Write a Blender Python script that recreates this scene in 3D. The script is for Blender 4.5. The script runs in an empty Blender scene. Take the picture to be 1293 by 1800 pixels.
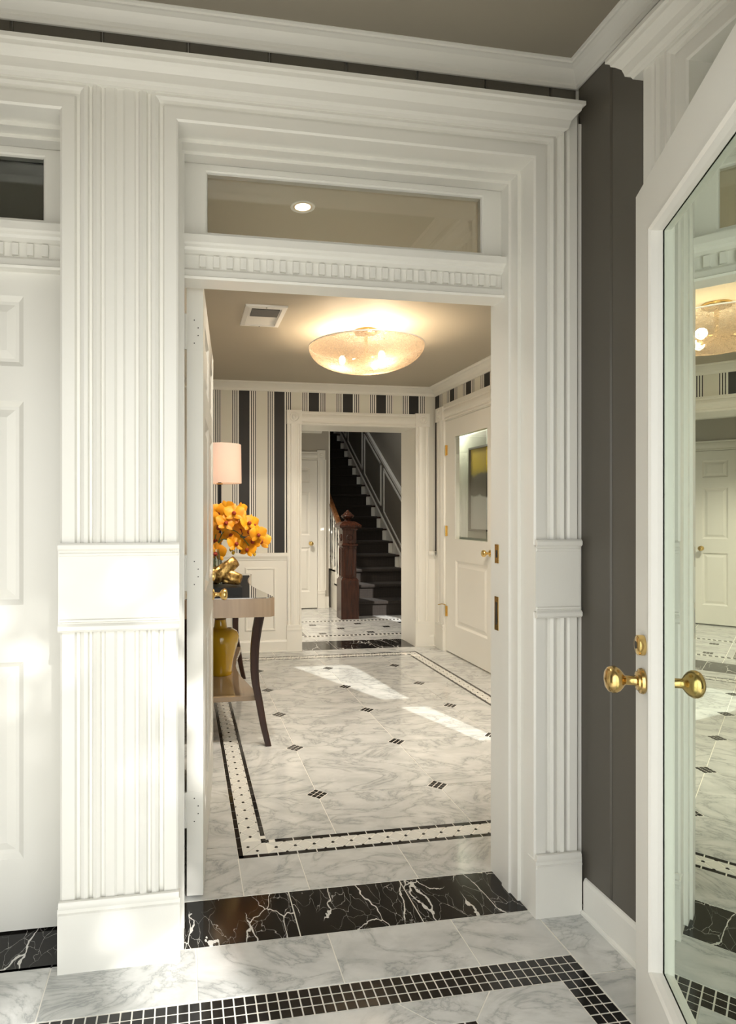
import bpy, bmesh, math, random
from mathutils import Matrix, Vector
random.seed(7)
scn = bpy.context.scene
COL = scn.collection
PI = math.pi

# ------------------------------------------------------------------ camera, world, sun, exposure
cam_d = bpy.data.cameras.new('camera')
cam = bpy.data.objects.new('camera', cam_d); COL.objects.link(cam)
cam.location = (0, 0, 1.30)
YAW = 9.5416
cam.rotation_euler = (math.radians(90), 0, math.radians(-YAW))
cam_d.sensor_fit = 'AUTO'; cam_d.sensor_width = 36.0
cam_d.lens = 1096.0 / 1800.0 * 36.0
cam_d.shift_x = 139.9 / 1800.0
cam_d.shift_y = 4.0 / 1800.0
cam_d.clip_start = 0.02
scn.camera = cam

world = bpy.data.worlds.new('sky_world'); scn.world = world
world.use_nodes = True
bg = world.node_tree.nodes['Background']
bg.inputs[0].default_value = (0.965, 0.975, 0.945, 1); bg.inputs[1].default_value = 3.0

sun_d = bpy.data.lights.new('sun', 'SUN'); sun = bpy.data.objects.new('sun', sun_d); COL.objects.link(sun)
sun_d.energy = 6.0; sun_d.angle = math.radians(0.6); sun_d.color = (1.0, 0.97, 0.92)
sun.rotation_euler = Vector((-0.32, 1.0, -0.65)).to_track_quat('-Z', 'Y').to_euler()
sun.location = (3, -8, 6)

scn.view_settings.view_transform = 'Standard'
scn.view_settings.look = 'None'
scn.view_settings.exposure = 0.14
scn.view_settings.gamma = 1.0
scn.view_settings.use_curve_mapping = False
scn.cycles.max_bounces = 10; scn.cycles.diffuse_bounces = 6; scn.cycles.glossy_bounces = 5
scn.cycles.transparent_max_bounces = 16; scn.cycles.transmission_bounces = 6
scn.cycles.caustics_reflective = False; scn.cycles.caustics_refractive = False
scn.cycles.sample_clamp_indirect = 6.0
scn.cycles.use_denoising = True

# ------------------------------------------------------------------ helpers
class M:
    def __init__(s): s.v = []; s.f = []
    def add(s, vs, fs):
        o = len(s.v); s.v += [tuple(q) for q in vs]; s.f += [tuple(i + o for i in f) for f in fs]; return s
    def box(s, x0, x1, y0, y1, z0, z1):
        if x0 > x1: x0, x1 = x1, x0
        if y0 > y1: y0, y1 = y1, y0
        if z0 > z1: z0, z1 = z1, z0
        return s.add([(x0,y0,z0),(x1,y0,z0),(x1,y1,z0),(x0,y1,z0),(x0,y0,z1),(x1,y0,z1),(x1,y1,z1),(x0,y1,z1)],
                     [(3,2,1,0),(4,5,6,7),(0,1,5,4),(1,2,6,5),(2,3,7,6),(3,0,4,7)])
    def prism(s, pts, fn, a0, a1):
        """pts: 2D polygon, fn(p,q,a)->xyz, extruded from a0 to a1"""
        n = len(pts)
        vs = [fn(p[0], p[1], a0) for p in pts] + [fn(p[0], p[1], a1) for p in pts]
        fs = [tuple(range(n))[::-1], tuple(range(n, 2*n))] + [(i, (i+1) % n, n+(i+1) % n, n+i) for i in range(n)]
        return s.add(vs, fs)
    def grid(s, rows, closed_u=False, closed_v=False):
        """rows: list of rows of points"""
        n = len(rows); m = len(rows[0]); vs = [p for r in rows for p in r]; fs = []
        for i in range(n if closed_u else n-1):
            for j in range(m if closed_v else m-1):
                fs.append((i*m+j, i*m+(j+1) % m, ((i+1) % n)*m+(j+1) % m, ((i+1) % n)*m+j))
        return s.add(vs, fs)
    def lathe(s, prof, seg=24, fn=None, cap=True):
        fn = fn or (lambda x, y, z: (x, y, z))
        rows = [[fn(r*math.cos(2*PI*k/seg), r*math.sin(2*PI*k/seg), z) for k in range(seg)] for r, z in prof]
        o = len(s.v); s.grid(rows, closed_v=True)
        if cap:
            s.f.append(tuple(o+k for k in range(seg))[::-1]); e = o+(len(prof)-1)*seg; s.f.append(tuple(e+k for k in range(seg)))
        return s
    def tube(s, path, rad, seg=8, cap=True):
        path = [Vector(p) for p in path]; n = len(path); rows = []
        up = Vector((0, 0, 1))
        for i, p in enumerate(path):
            t = (path[min(i+1, n-1)] - path[max(i-1, 0)]).normalized()
            a = t.cross(up)
            if a.length < 1e-3: a = t.cross(Vector((1, 0, 0)))
            a.normalize(); b = t.cross(a)
            r = rad[i] if isinstance(rad, (list, tuple)) else rad
            rows.append([p + a*r*math.cos(2*PI*k/seg) + b*r*math.sin(2*PI*k/seg) for k in range(seg)])
        o = len(s.v); s.grid(rows, closed_v=True)
        if cap:
            s.f.append(tuple(o+k for k in range(seg))); e = o+(n-1)*seg; s.f.append(tuple(e+k for k in range(seg))[::-1])
        return s
    def sweep(s, prof, path, fn, closed=False):
        """prof [(u,v)], path [(a,z,du_a,du_z)] station offset direction of u; fn(a,z,v)->xyz"""
        rows = [[fn(a + u*da, z + u*dz, v) for (a, z, da, dz) in path] for u, v in prof]
        return s.grid(rows, closed_v=closed)
    def build(s, name, mat, parent=None, smooth=False, xf=None, fix=True):
        me = bpy.data.meshes.new(name); me.from_pydata(s.v, [], s.f)
        if xf is not None: me.transform(xf)
        if fix:
            b = bmesh.new(); b.from_mesh(me); bmesh.ops.recalc_face_normals(b, faces=b.faces); b.to_mesh(me); b.free()
        if smooth:
            me.polygons.foreach_set('use_smooth', [True]*len(me.polygons))
            try: me.set_sharp_from_angle(angle=math.radians(40))
            except Exception: pass
        me.materials.append(mat); me.update()
        o = bpy.data.objects.new(name, me); COL.objects.link(o)
        if parent is not None: o.parent = parent
        return o

def tag(o, label=None, cat=None, kind=None, group=None):
    if label: o['label'] = label
    if cat: o['category'] = cat
    if kind: o['kind'] = kind
    if group: o['group'] = group
    return o
def empty(name, loc=(0, 0, 0), rz=0.0, label=None, cat=None, kind=None, group=None):
    o = bpy.data.objects.new(name, None); o.location = loc; o.rotation_euler = (0, 0, rz); o.empty_display_size = 0.1
    COL.objects.link(o); return tag(o, label, cat, kind, group)
def share(src, name, loc, parent=None, rz=0.0):
    o = bpy.data.objects.new(name, src); o.location = loc; o.rotation_euler = (0, 0, rz); COL.objects.link(o)
    if parent is not None: o.parent = parent
    return o
def front(yf): return lambda a, z, v: (a, yf - v, z)          # wall facing -y
def rightw(xf): return lambda a, z, v: (xf - v, a, z)         # wall facing -x
def backw(yf): return lambda a, z, v: (a, yf + v, z)          # wall facing +y

# ------------------------------------------------------------------ materials
def mat(name, col=(0.8, 0.8, 0.8), rough=0.5, metal=0.0, **kw):
    m = bpy.data.materials.new(name); m.use_nodes = True
    p = m.node_tree.nodes['Principled BSDF']
    p.inputs['Base Color'].default_value = (*col, 1); p.inputs['Roughness'].default_value = rough
    p.inputs['Metallic'].default_value = metal
    for k, v in kw.items(): p.inputs[k].default_value = v
    return m
def nodes(m): return m.node_tree.nodes, m.node_tree.links, m.node_tree.nodes['Principled BSDF']
def bump(m, scale=30, strength=0.1, dist=0.002, detail=3):
    n, l, p = nodes(m)
    tc = n.new('ShaderNodeTexCoord'); t = n.new('ShaderNodeTexNoise'); t.inputs['Scale'].default_value = scale; t.inputs['Detail'].default_value = detail
    b = n.new('ShaderNodeBump'); b.inputs['Strength'].default_value = strength; b.inputs['Distance'].default_value = dist
    l.new(tc.outputs['Object'], t.inputs['Vector']); l.new(t.outputs['Fac'], b.inputs['Height']); l.new(b.outputs['Normal'], p.inputs['Normal'])
    return m
def mathn(n, l, op, a, b=None, c=None):
    k = n.new('ShaderNodeMath'); k.operation = op
    for i, q in enumerate((a, b, c)):
        if q is None: continue
        if isinstance(q, (int, float)): k.inputs[i].default_value = q
        else: l.new(q, k.inputs[i])
    return k.outputs[0]
def ramp(n, l, fac, stops):
    r = n.new('ShaderNodeValToRGB'); e = r.color_ramp.elements
    while len(e) < len(stops): e.new(0.5)
    for q, (pos, c) in zip(e, stops): q.position = pos; q.color = (*c, 1)
    l.new(fac, r.inputs['Fac']); return r.outputs['Color']

WHITE = bump(mat('white_paint', (0.80, 0.79, 0.745), 0.32), 60, 0.06, 0.001)
WHITE2 = mat('hall_white_paint', (0.85, 0.83, 0.765), 0.35)
GREY = bump(mat('dark_grey_paint', (0.104, 0.094, 0.077), 0.42), 80, 0.05, 0.001)
CEILV = mat('shaded_ceiling_paint', (0.32, 0.288, 0.232), 0.7)  # same taupe as the hall ceiling, with vestibule shade put into the colour
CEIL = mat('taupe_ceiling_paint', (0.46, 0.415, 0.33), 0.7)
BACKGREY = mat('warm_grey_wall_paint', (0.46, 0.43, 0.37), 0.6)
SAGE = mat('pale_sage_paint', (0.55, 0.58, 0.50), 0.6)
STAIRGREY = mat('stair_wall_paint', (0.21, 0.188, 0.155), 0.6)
BRASS = mat('polished_brass', (0.83, 0.60, 0.24), 0.16, 1.0)
AGEDBRASS = mat('aged_brass', (0.62, 0.44, 0.18), 0.22, 1.0)
BLACKTILE = mat('black_glazed_tile', (0.012, 0.011, 0.011), 0.12)
WHITETILE = mat('white_marble_mosaic', (0.72, 0.71, 0.67), 0.18)
GROUT = mat('pale_grout', (0.80, 0.78, 0.72), 0.8)
DARKHOLE = mat('screw_hole_dark', (0.03, 0.03, 0.025), 0.6)
BLACK = mat('black_lacquer', (0.010, 0.009, 0.008), 0.4, **{'Specular IOR Level': 0.25})
DARKROOM = mat('room_shade_colour', (0.05, 0.05, 0.045), 0.8)  # dark colour stands in for the shade of a room

def marble():
    m = mat('carrara_marble', (0.7, 0.7, 0.68), 0.09); n, l, p = nodes(m)
    tc = n.new('ShaderNodeTexCoord'); oi = n.new('ShaderNodeObjectInfo')
    mul = n.new('ShaderNodeVectorMath'); mul.operation = 'SCALE'; mul.inputs[0].default_value = (37, 53, 11); l.new(oi.outputs['Random'], mul.inputs['Scale'])
    addv = n.new('ShaderNodeVectorMath'); l.new(tc.outputs['Object'], addv.inputs[0]); l.new(mul.outputs[0], addv.inputs[1])
    mp = n.new('ShaderNodeMapping'); mp.inputs['Rotation'].default_value = (0, 0, 0.7); mp.inputs['Scale'].default_value = (1.0, 1.8, 1.0); l.new(addv.outputs[0], mp.inputs['Vector'])
    a = n.new('ShaderNodeTexNoise'); a.inputs['Scale'].default_value = 2.6; a.inputs['Detail'].default_value = 9; a.inputs['Roughness'].default_value = 0.62; a.inputs['Distortion'].default_value = 0.9
    b = n.new('ShaderNodeTexNoise'); b.inputs['Scale'].default_value = 5.0; b.inputs['Detail'].default_value = 8; b.inputs['Roughness'].default_value = 0.6; b.inputs['Distortion'].default_value = 0.6
    l.new(mp.outputs[0], a.inputs['Vector']); l.new(mp.outputs[0], b.inputs['Vector'])
    va = mathn(n, l, 'ABSOLUTE', mathn(n, l, 'SUBTRACT', a.outputs['Fac'], 0.5))
    vein = ramp(n, l, va, [(0.0, (0.40, 0.41, 0.405)), (0.012, (0.54, 0.545, 0.53)), (0.05, (0.63, 0.635, 0.62)), (0.2, (0.68, 0.68, 0.66))])
    cloud = ramp(n, l, b.outputs['Fac'], [(0.30, (0.74, 0.75, 0.75)), (0.60, (1, 1, 1))])
    mx = n.new('ShaderNodeMixRGB'); mx.blend_type = 'MULTIPLY'; mx.inputs['Fac'].default_value = 0.85
    l.new(vein, mx.inputs['Color1']); l.new(cloud, mx.inputs['Color2']); l.new(mx.outputs[0], p.inputs['Base Color'])
    return m
MARBLE = marble()
def nero():
    m = mat('black_veined_marble', (0.01, 0.01, 0.01), 0.12, **{'Specular IOR Level': 0.3}); n, l, p = nodes(m)
    tc = n.new('ShaderNodeTexCoord'); oi = n.new('ShaderNodeObjectInfo')
    mul = n.new('ShaderNodeVectorMath'); mul.operation = 'SCALE'; mul.inputs[0].default_value = (31, 17, 5); l.new(oi.outputs['Random'], mul.inputs['Scale'])
    addv = n.new('ShaderNodeVectorMath'); l.new(tc.outputs['Object'], addv.inputs[0]); l.new(mul.outputs[0], addv.inputs[1])
    mp = n.new('ShaderNodeMapping'); mp.inputs['Rotation'].default_value = (0, 0, 0.5); mp.inputs['Scale'].default_value = (1.6, 0.8, 1); l.new(addv.outputs[0], mp.inputs['Vector'])
    w = n.new('ShaderNodeTexNoise'); w.inputs['Scale'].default_value = 5; w.inputs['Detail'].default_value = 5; l.new(mp.outputs[0], w.inputs['Vector'])
    sub = n.new('ShaderNodeVectorMath'); sub.operation = 'MULTIPLY_ADD'; sub.inputs[1].default_value = (0.22, 0.22, 0.22); l.new(w.outputs['Color'], sub.inputs[0]); l.new(mp.outputs[0], sub.inputs[2])
    vo = n.new('ShaderNodeTexVoronoi'); vo.feature = 'DISTANCE_TO_EDGE'; vo.inputs['Scale'].default_value = 4.6; l.new(sub.outputs[0], vo.inputs['Vector'])
    v2 = n.new('ShaderNodeTexVoronoi'); v2.feature = 'DISTANCE_TO_EDGE'; v2.inputs['Scale'].default_value = 13; l.new(sub.outputs[0], v2.inputs['Vector'])
    gate = n.new('ShaderNodeTexNoise'); gate.inputs['Scale'].default_value = 4.5; gate.inputs['Detail'].default_value = 3; l.new(addv.outputs[0], gate.inputs['Vector'])
    g = mathn(n, l, 'SMOOTH_MIN', mathn(n, l, 'MULTIPLY', mathn(n, l, 'SUBTRACT', gate.outputs['Fac'], 0.38), 0.085), 0.016, 0.008)
    thin = mathn(n, l, 'MULTIPLY', g, 0.55)
    c1 = mathn(n, l, 'LESS_THAN', vo.outputs['Distance'], g); c2 = mathn(n, l, 'LESS_THAN', v2.outputs['Distance'], thin)
    f = mathn(n, l, 'MAXIMUM', c1, mathn(n, l, 'MULTIPLY', c2, 0.5))
    col = ramp(n, l, f, [(0.0, (0.012, 0.011, 0.010)), (1.0, (0.62, 0.61, 0.58))])
    l.new(col, p.inputs['Base Color']); return m
NERO = nero()

def wallpaper(name, axis, phase, per):
    m = mat(name, (0.8, 0.8, 0.75), 0.55); n, l, p = nodes(m)
    tc = n.new('ShaderNodeTexCoord'); sp = n.new('ShaderNodeSeparateXYZ'); l.new(tc.outputs['Object'], sp.inputs[0])
    x = mathn(n, l, 'SUBTRACT', sp.outputs[axis], phase - per*50)
    t = mathn(n, l, 'ABSOLUTE', mathn(n, l, 'SUBTRACT', mathn(n, l, 'MODULO', mathn(n, l, 'ADD', x, per/2), per), per/2))
    def band(c, hw): return mathn(n, l, 'COMPARE', t, c, hw)
    f = mathn(n, l, 'LESS_THAN', t, 0.05)
    for c in (0.0685, 0.088, 0.1075): f = mathn(n, l, 'MAXIMUM', f, band(c, 0.0042))
    bgc = ramp(n, l, mathn(n, l, 'GREATER_THAN', t, 0.114), [(0.0, (0.88, 0.86, 0.80)), (1.0, (0.75, 0.72, 0.63))])
    mx = n.new('ShaderNodeMixRGB'); l.new(f, mx.inputs['Fac']); l.new(bgc, mx.inputs['Color1']); mx.inputs['Color2'].default_value = (0.016, 0.014, 0.013, 1)
    l.new(mx.outputs[0], p.inputs['Base Color']); return m
PAPER_X = wallpaper('striped_wallpaper_x', 0, 0.5625, 0.3345)
PAPER_Y = wallpaper('striped_wallpaper_y', 1, 5.80, 0.338)

def wood(name, c1, c2, rough=0.25, scale=6):
    m = mat(name, c1, rough); n, l, p = nodes(m)
    tc = n.new('ShaderNodeTexCoord'); mp = n.new('ShaderNodeMapping'); mp.inputs['Scale'].default_value = (scale*4, scale*4, scale*0.4); l.new(tc.outputs['Object'], mp.inputs['Vector'])
    t = n.new('ShaderNodeTexNoise'); t.inputs['Scale'].default_value = 1.5; t.inputs['Detail'].default_value = 6; t.inputs['Distortion'].default_value = 0.8; l.new(mp.outputs[0], t.inputs['Vector'])
    l.new(ramp(n, l, t.outputs['Fac'], [(0.3, c1), (0.7, c2)]), p.inputs['Base Color']); return m
MAHOG = wood('carved_mahogany', (0.022, 0.0065, 0.0035), (0.060, 0.018, 0.008), 0.25)
RAILWOOD = wood('oak_handrail', (0.12, 0.045, 0.014), (0.22, 0.09, 0.03), 0.25)
LEGWOOD = wood('dark_walnut', (0.020, 0.008, 0.005), (0.045, 0.017, 0.009), 0.38); LEGWOOD.node_tree.nodes['Principled BSDF'].inputs['Specular IOR Level'].default_value = 0.3
TAN = wood('tan_lacquered_veneer', (0.30, 0.21, 0.135), (0.40, 0.29, 0.19), 0.16, 3)
SHELFTAN = mat('tan_gloss_lacquer', (0.33, 0.24, 0.155), 0.06)
MIRRORTOP = mat('black_mirror_glass', (0.02, 0.019, 0.018), 0.02, 0.0, **{'Specular IOR Level': 1.0, 'Coat Weight': 1.0, 'Coat Roughness': 0.02, 'Coat IOR': 2.2})
CERAMIC = mat('mustard_ceramic_glaze', (0.52, 0.31, 0.010), 0.08, **{'Coat Weight': 0.6})
def gold():
    m = mat('hammered_gold', (0.60, 0.38, 0.12), 0.33, 1.0); n, l, p = nodes(m)
    tc = n.new('ShaderNodeTexCoord'); v = n.new('ShaderNodeTexNoise'); v.inputs['Scale'].default_value = 55; v.inputs['Detail'].default_value = 4; l.new(tc.outputs['Object'], v.inputs['Vector'])
    l.new(ramp(n, l, v.outputs['Fac'], [(0.35, (0.20, 0.10, 0.03)), (0.6, (0.66, 0.43, 0.15))]), p.inputs['Base Color'])
    b = n.new('ShaderNodeBump'); b.inputs['Strength'].default_value = 0.5; b.inputs['Distance'].default_value = 0.004; l.new(v.outputs['Fac'], b.inputs['Height']); l.new(b.outputs[0], p.inputs['Normal'])
    return m
GOLD = gold()
def petal():
    m = mat('orange_petal', (0.85, 0.34, 0.004), 0.5); n, l, p = nodes(m)
    tc = n.new('ShaderNodeTexCoord'); t = n.new('ShaderNodeTexNoise'); t.inputs['Scale'].default_value = 14; l.new(tc.outputs['Object'], t.inputs['Vector'])
    l.new(ramp(n, l, t.outputs['Fac'], [(0.3, (0.72, 0.24, 0.002)), (0.7, (0.92, 0.42, 0.006))]), p.inputs['Base Color'])
    p.inputs['Subsurface Weight'].default_value = 0.0
    return m
PETAL = petal(); LIP = mat('dark_red_orchid_lip', (0.30, 0.03, 0.006), 0.5); STEM = mat('orchid_stem_green', (0.10, 0.16, 0.03), 0.5)
BUD = mat('yellow_orchid_bud', (0.75, 0.48, 0.03), 0.5)
def fabric(name, col, tl=0.5):
    m = bpy.data.materials.new(name); m.use_nodes = True; n = m.node_tree.nodes; l = m.node_tree.links; n.clear()
    o = n.new('ShaderNodeOutputMaterial'); d = n.new('ShaderNodeBsdfDiffuse'); t = n.new('ShaderNodeBsdfTranslucent'); x = n.new('ShaderNodeMixShader')
    d.inputs['Color'].default_value = (*col, 1); t.inputs['Color'].default_value = (*col, 1); x.inputs[0].default_value = tl
    l.new(d.outputs[0], x.inputs[1]); l.new(t.outputs[0], x.inputs[2]); l.new(x.outputs[0], o.inputs[0]); return m
SHADE = fabric('pale_pink_linen', (0.84, 0.70, 0.62), 0.4)
def thin_glass(name, tint=(1, 1, 1), k=1.6, ior=1.5):
    m = bpy.data.materials.new(name); m.use_nodes = True; n = m.node_tree.nodes; l = m.node_tree.links; n.clear()
    o = n.new('ShaderNodeOutputMaterial'); t = n.new('ShaderNodeBsdfTransparent'); g = n.new('ShaderNodeBsdfGlossy'); x = n.new('ShaderNodeMixShader'); fr = n.new('ShaderNodeFresnel')
    t.inputs['Color'].default_value = (*tint, 1); g.inputs['Color'].default_value = (*tint, 1); g.inputs['Roughness'].default_value = 0.0; fr.inputs['IOR'].default_value = ior
    f = mathn(n, l, 'MINIMUM', mathn(n, l, 'MULTIPLY', fr.outputs[0], k), 0.95)
    l.new(f, x.inputs[0]); l.new(t.outputs[0], x.inputs[1]); l.new(g.outputs[0], x.inputs[2]); l.new(x.outputs[0], o.inputs[0]); return m
PANE = thin_glass('clear_pane_glass', (0.97, 0.98, 0.96), 1.5)
SOFTPANE = thin_glass('bevelled_pane_glass', (0.95, 0.97, 0.94), 0.5)
DOORGLASS = thin_glass('door_glass_greenish', (0.84, 0.93, 0.84), 3.0)
VASEGLASS = thin_glass('vase_glass', (0.9, 0.93, 0.9), 1.8)
def bowlglass():
    m = bpy.data.materials.new('textured_lamp_glass'); m.use_nodes = True; n = m.node_tree.nodes; l = m.node_tree.links; n.clear()
    o = n.new('ShaderNodeOutputMaterial'); t = n.new('ShaderNodeBsdfTranslucent'); tr = n.new('ShaderNodeBsdfTransparent'); g = n.new('ShaderNodeBsdfGlossy'); d = n.new('ShaderNodeBsdfDiffuse')
    tc = n.new('ShaderNodeTexCoord'); mp = n.new('ShaderNodeMapping'); mp.inputs['Scale'].default_value = (1, 1, 2.2); l.new(tc.outputs['Object'], mp.inputs[0])
    nz = n.new('ShaderNodeTexNoise'); nz.inputs['Scale'].default_value = 75; nz.inputs['Detail'].default_value = 3; nz.inputs['Distortion'].default_value = 1.5; l.new(mp.outputs[0], nz.inputs['Vector'])
    b = n.new('ShaderNodeBump'); b.inputs['Strength'].default_value = 1.0; b.inputs['Distance'].default_value = 0.01; l.new(nz.outputs['Fac'], b.inputs['Height'])
    for q in (t, g, d): l.new(b.outputs[0], q.inputs['Normal'])
    t.inputs['Color'].default_value = (0.22, 0.172, 0.125, 1); d.inputs['Color'].default_value = (0.60, 0.52, 0.43, 1); g.inputs['Roughness'].default_value = 0.15
    col = ramp(n, l, nz.outputs['Fac'], [(0.38, (0.10, 0.10, 0.10)), (0.62, (1.0, 1.0, 1.0))])
    x1 = n.new('ShaderNodeMixShader'); x1.inputs[0].default_value = 0.12; l.new(t.outputs[0], x1.inputs[1]); l.new(d.outputs[0], x1.inputs[2])
    x2 = n.new('ShaderNodeMixShader'); l.new(mathn(n, l, 'MULTIPLY', col, 0.38), x2.inputs[0]); l.new(x1.outputs[0], x2.inputs[1]); l.new(tr.outputs[0], x2.inputs[2])
    x3 = n.new('ShaderNodeMixShader'); x3.inputs[0].default_value = 0.06; l.new(x2.outputs[0], x3.inputs[1]); l.new(g.outputs[0], x3.inputs[2])
    l.new(x3.outputs[0], o.inputs[0]); return m
BOWL = bowlglass()
def emis(name, col, s):
    m = mat(name, col, 0.5); p = m.node_tree.nodes['Principled BSDF']
    p.inputs['Emission Color'].default_value = (*col, 1); p.inputs['Emission Strength'].default_value = s; return m
REFL = mat('beige_reflector', (0.75, 0.62, 0.45), 0.4)
BULB = emis('lit_bulb', (1.0, 0.78, 0.5), 14.0)
DOWNLENS = emis('lit_downlight_lens', (1.0, 0.86, 0.64), 2.2)
def carpet():
    m = mat('dark_brown_stair_carpet', (0.05, 0.042, 0.036), 0.95); n, l, p = nodes(m)
    tc = n.new('ShaderNodeTexCoord'); mp = n.new('ShaderNodeMapping'); mp.inputs['Scale'].default_value = (1, 1, 1); l.new(tc.outputs['Object'], mp.inputs[0])
    ck = n.new('ShaderNodeTexBrick'); ck.inputs['Scale'].default_value = 22; ck.offset = 0; ck.inputs['Mortar Size'].default_value = 0.06; ck.inputs['Color1'].default_value = (0.036, 0.028, 0.022, 1); ck.inputs['Color2'].default_value = (0.028, 0.022, 0.017, 1); ck.inputs['Mortar'].default_value = (0.016, 0.012, 0.010, 1)
    sp = n.new('ShaderNodeSeparateXYZ'); cb = n.new('ShaderNodeCombineXYZ'); l.new(mp.outputs[0], sp.inputs[0]); l.new(sp.outputs[0], cb.inputs[0])
    l.new(mathn(n, l, 'ADD', sp.outputs[1], sp.outputs[2]), cb.inputs[1]); l.new(cb.outputs[0], ck.inputs['Vector'])
    l.new(ck.outputs['Color'], p.inputs['Base Color']); p.inputs['Sheen Weight'].default_value = 0.04; p.inputs['Sheen Roughness'].default_value = 0.4
    return m
CARPET = carpet()
def painting_mat():
    m = mat('abstract_canvas', (0.8, 0.6, 0.05), 0.6); n, l, p = nodes(m)
    tc = n.new('ShaderNodeTexCoord'); sp = n.new('ShaderNodeSeparateXYZ'); l.new(tc.outputs['Object'], sp.inputs[0])
    nz = n.new('ShaderNodeTexNoise'); nz.inputs['Scale'].default_value = 5; nz.inputs['Detail'].default_value = 6; l.new(tc.outputs['Object'], nz.inputs['Vector'])
    z = mathn(n, l, 'ADD', sp.outputs[2], mathn(n, l, 'MULTIPLY', mathn(n, l, 'SUBTRACT', nz.outputs['Fac'], 0.5), 0.16))
    k = mathn(n, l, 'DIVIDE', mathn(n, l, 'SUBTRACT', z, 1.15), 0.78)
    l.new(ramp(n, l, k, [(0.0, (0.78, 0.80, 0.82)), (0.40, (0.72, 0.75, 0.77)), (0.43, (0.06, 0.06, 0.055)), (0.66, (0.09, 0.09, 0.08)), (0.70, (0.55, 0.42, 0.03)), (0.78, (0.78, 0.58, 0.01)), (1.0, (0.72, 0.52, 0.02))]), p.inputs['Base Color'])
    return m
CANVAS = painting_mat()
BARK = mat('tree_bark', (0.10, 0.07, 0.045), 0.9); LEAF = mat('tree_leaf', (0.06, 0.12, 0.03), 0.6)
PAVE = mat('pale_paving', (0.62, 0.60, 0.56), 0.8)
CURT = fabric('added_curtain_cloth', (0.75, 0.72, 0.66), 0.1)
VENTGREY = mat('vent_grey_louvre', (0.22, 0.21, 0.20), 0.5); VENTWHITE = mat('vent_white_enamel', (0.82, 0.81, 0.77), 0.4)

# ------------------------------------------------------------------ constants
YW = 1.885        # vestibule front wall face
YH = 2.12         # hall side of that wall
XR = 1.29         # vestibule right wall face
ZV = 2.76         # vestibule ceiling
HX0, HX1, HY1, HZ = -0.08, 2.46, 5.85, 2.535
BX0, BX1, BY0, BY1 = 0.55, 3.06, 6.23, 8.44
ZT = 2.453        # head of the cased openings

# ------------------------------------------------------------------ floor
floor = empty('floor', label='pale marble floor with black mosaic borders running from vestibule to stairs', cat='floor', kind='structure')
M().box(-1.9, 1.5, 0.3, BY1+4.2, -0.06, -0.0018).box(1.5, 3.3, 2.0, BY1+4.2, -0.06, -0.0018).build('grout_bed', GROUT, floor)
GAP = 0.0021
def tile(pts, mt=MARBLE, name='marble_tile', top=0.0, parent=floor):
    cxm = sum(p[0] for p in pts)/len(pts); cym = sum(p[1] for p in pts)/len(pts)
    # shrink by the joint
    out = []
    n = len(pts)
    area = sum(pts[i][0]*pts[(i+1) % n][1]-pts[(i+1) % n][0]*pts[i][1] for i in range(n))
    if area < 0: pts = pts[::-1]
    for i in range(n):
        a, b, c = Vector(pts[i-1]), Vector(pts[i]), Vector(pts[(i+1) % n])
        d1 = (b-a).normalized(); d2 = (c-b).normalized()
        n1 = Vector((-d1.y, d1.x)); n2 = Vector((-d2.y, d2.x))
        q = n1 + n2; q = q/max(0.3, (1 + n1.dot(n2)))
        out.append((b.x + q.x*GAP - cxm, b.y + q.y*GAP - cym))
    o = M().prism(out, lambda x, y, z: (x, y, z), -0.012, top).build(name, mt, parent); o.location = (cxm, cym, 0)
    return o
def rect(x0, x1, y0, y1, *a, **k): return tile([(x0, y0), (x1, y0), (x1, y1), (x0, y1)], *a, **k)

# vestibule border row, mosaic band, field
xs = [-1.60, -1.19, -0.78, -0.374, 0.037, 0.441, 0.845, 1.128]
for a, b in zip(xs, xs[1:]): rect(a, b, 1.679, 1.889)
ys = [0.40, 0.80, 1.20, 1.597, 1.889]
for a, b in zip(ys, ys[1:]): rect(1.13, XR, a, b)
PM = 0.0293
sq = M().box(-PM/2+0.0021, PM/2-0.0021, -0.0127, 0.0127, -0.010, -0.0004)
sqo = sq.build('black_mosaic_tile', BLACKTILE, floor); sqme = sqo.data
first = True
PY = 0.0303
rest = M()
for r in range(3):
    y = 1.678 - PY*(r+0.5)
    for k in range(78):
        x = 1.128 - PM*(k+0.5)
        if x > -0.46:
            if first: sqo.location = (x, y, 0); first = False
            else: share(sqme, 'black_mosaic_tile', (x, y, 0), floor)
        else: rest.box(x-PM/2+0.0016, x+PM/2-0.0016, y-0.0136, y+0.0136, -0.010, -0.0004)
for r in range(3):
    x = 1.128 - PM*(r+0.5)
    for k in range(34):
        y = 1.678 - PY*3 - PY*(k+0.5)
        if y > 1.32: share(sqme, 'black_mosaic_tile', (x, y, 0), floor)
        else: rest.box(x-PM/2+0.0016, x+PM/2-0.0016, y-0.0136, y+0.0136, -0.010, -0.0004)
tag(rest.build('black_mosaic_run', BLACKTILE, floor), kind='stuff')
yi = 1.678 - 3*PY; xi = 1.128 - 3*PM
tile([(0.560, yi), (0.824, yi), (0.742, 1.50), (0.642, 1.50)])
tile([(-0.9, yi), (0.560, yi), (0.642, 1.50), (0.642, 1.40), (0.30, 1.07), (-0.9, 1.07)])
tile([(0.824, yi), (xi, yi), (xi, 1.10), (0.742, 1.40), (0.742, 1.50)])
tile([(0.642, 1.40), (0.742, 1.40), (xi, 1.10), (xi, 0.5), (0.30, 0.5), (0.30, 1.07)])
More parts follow.
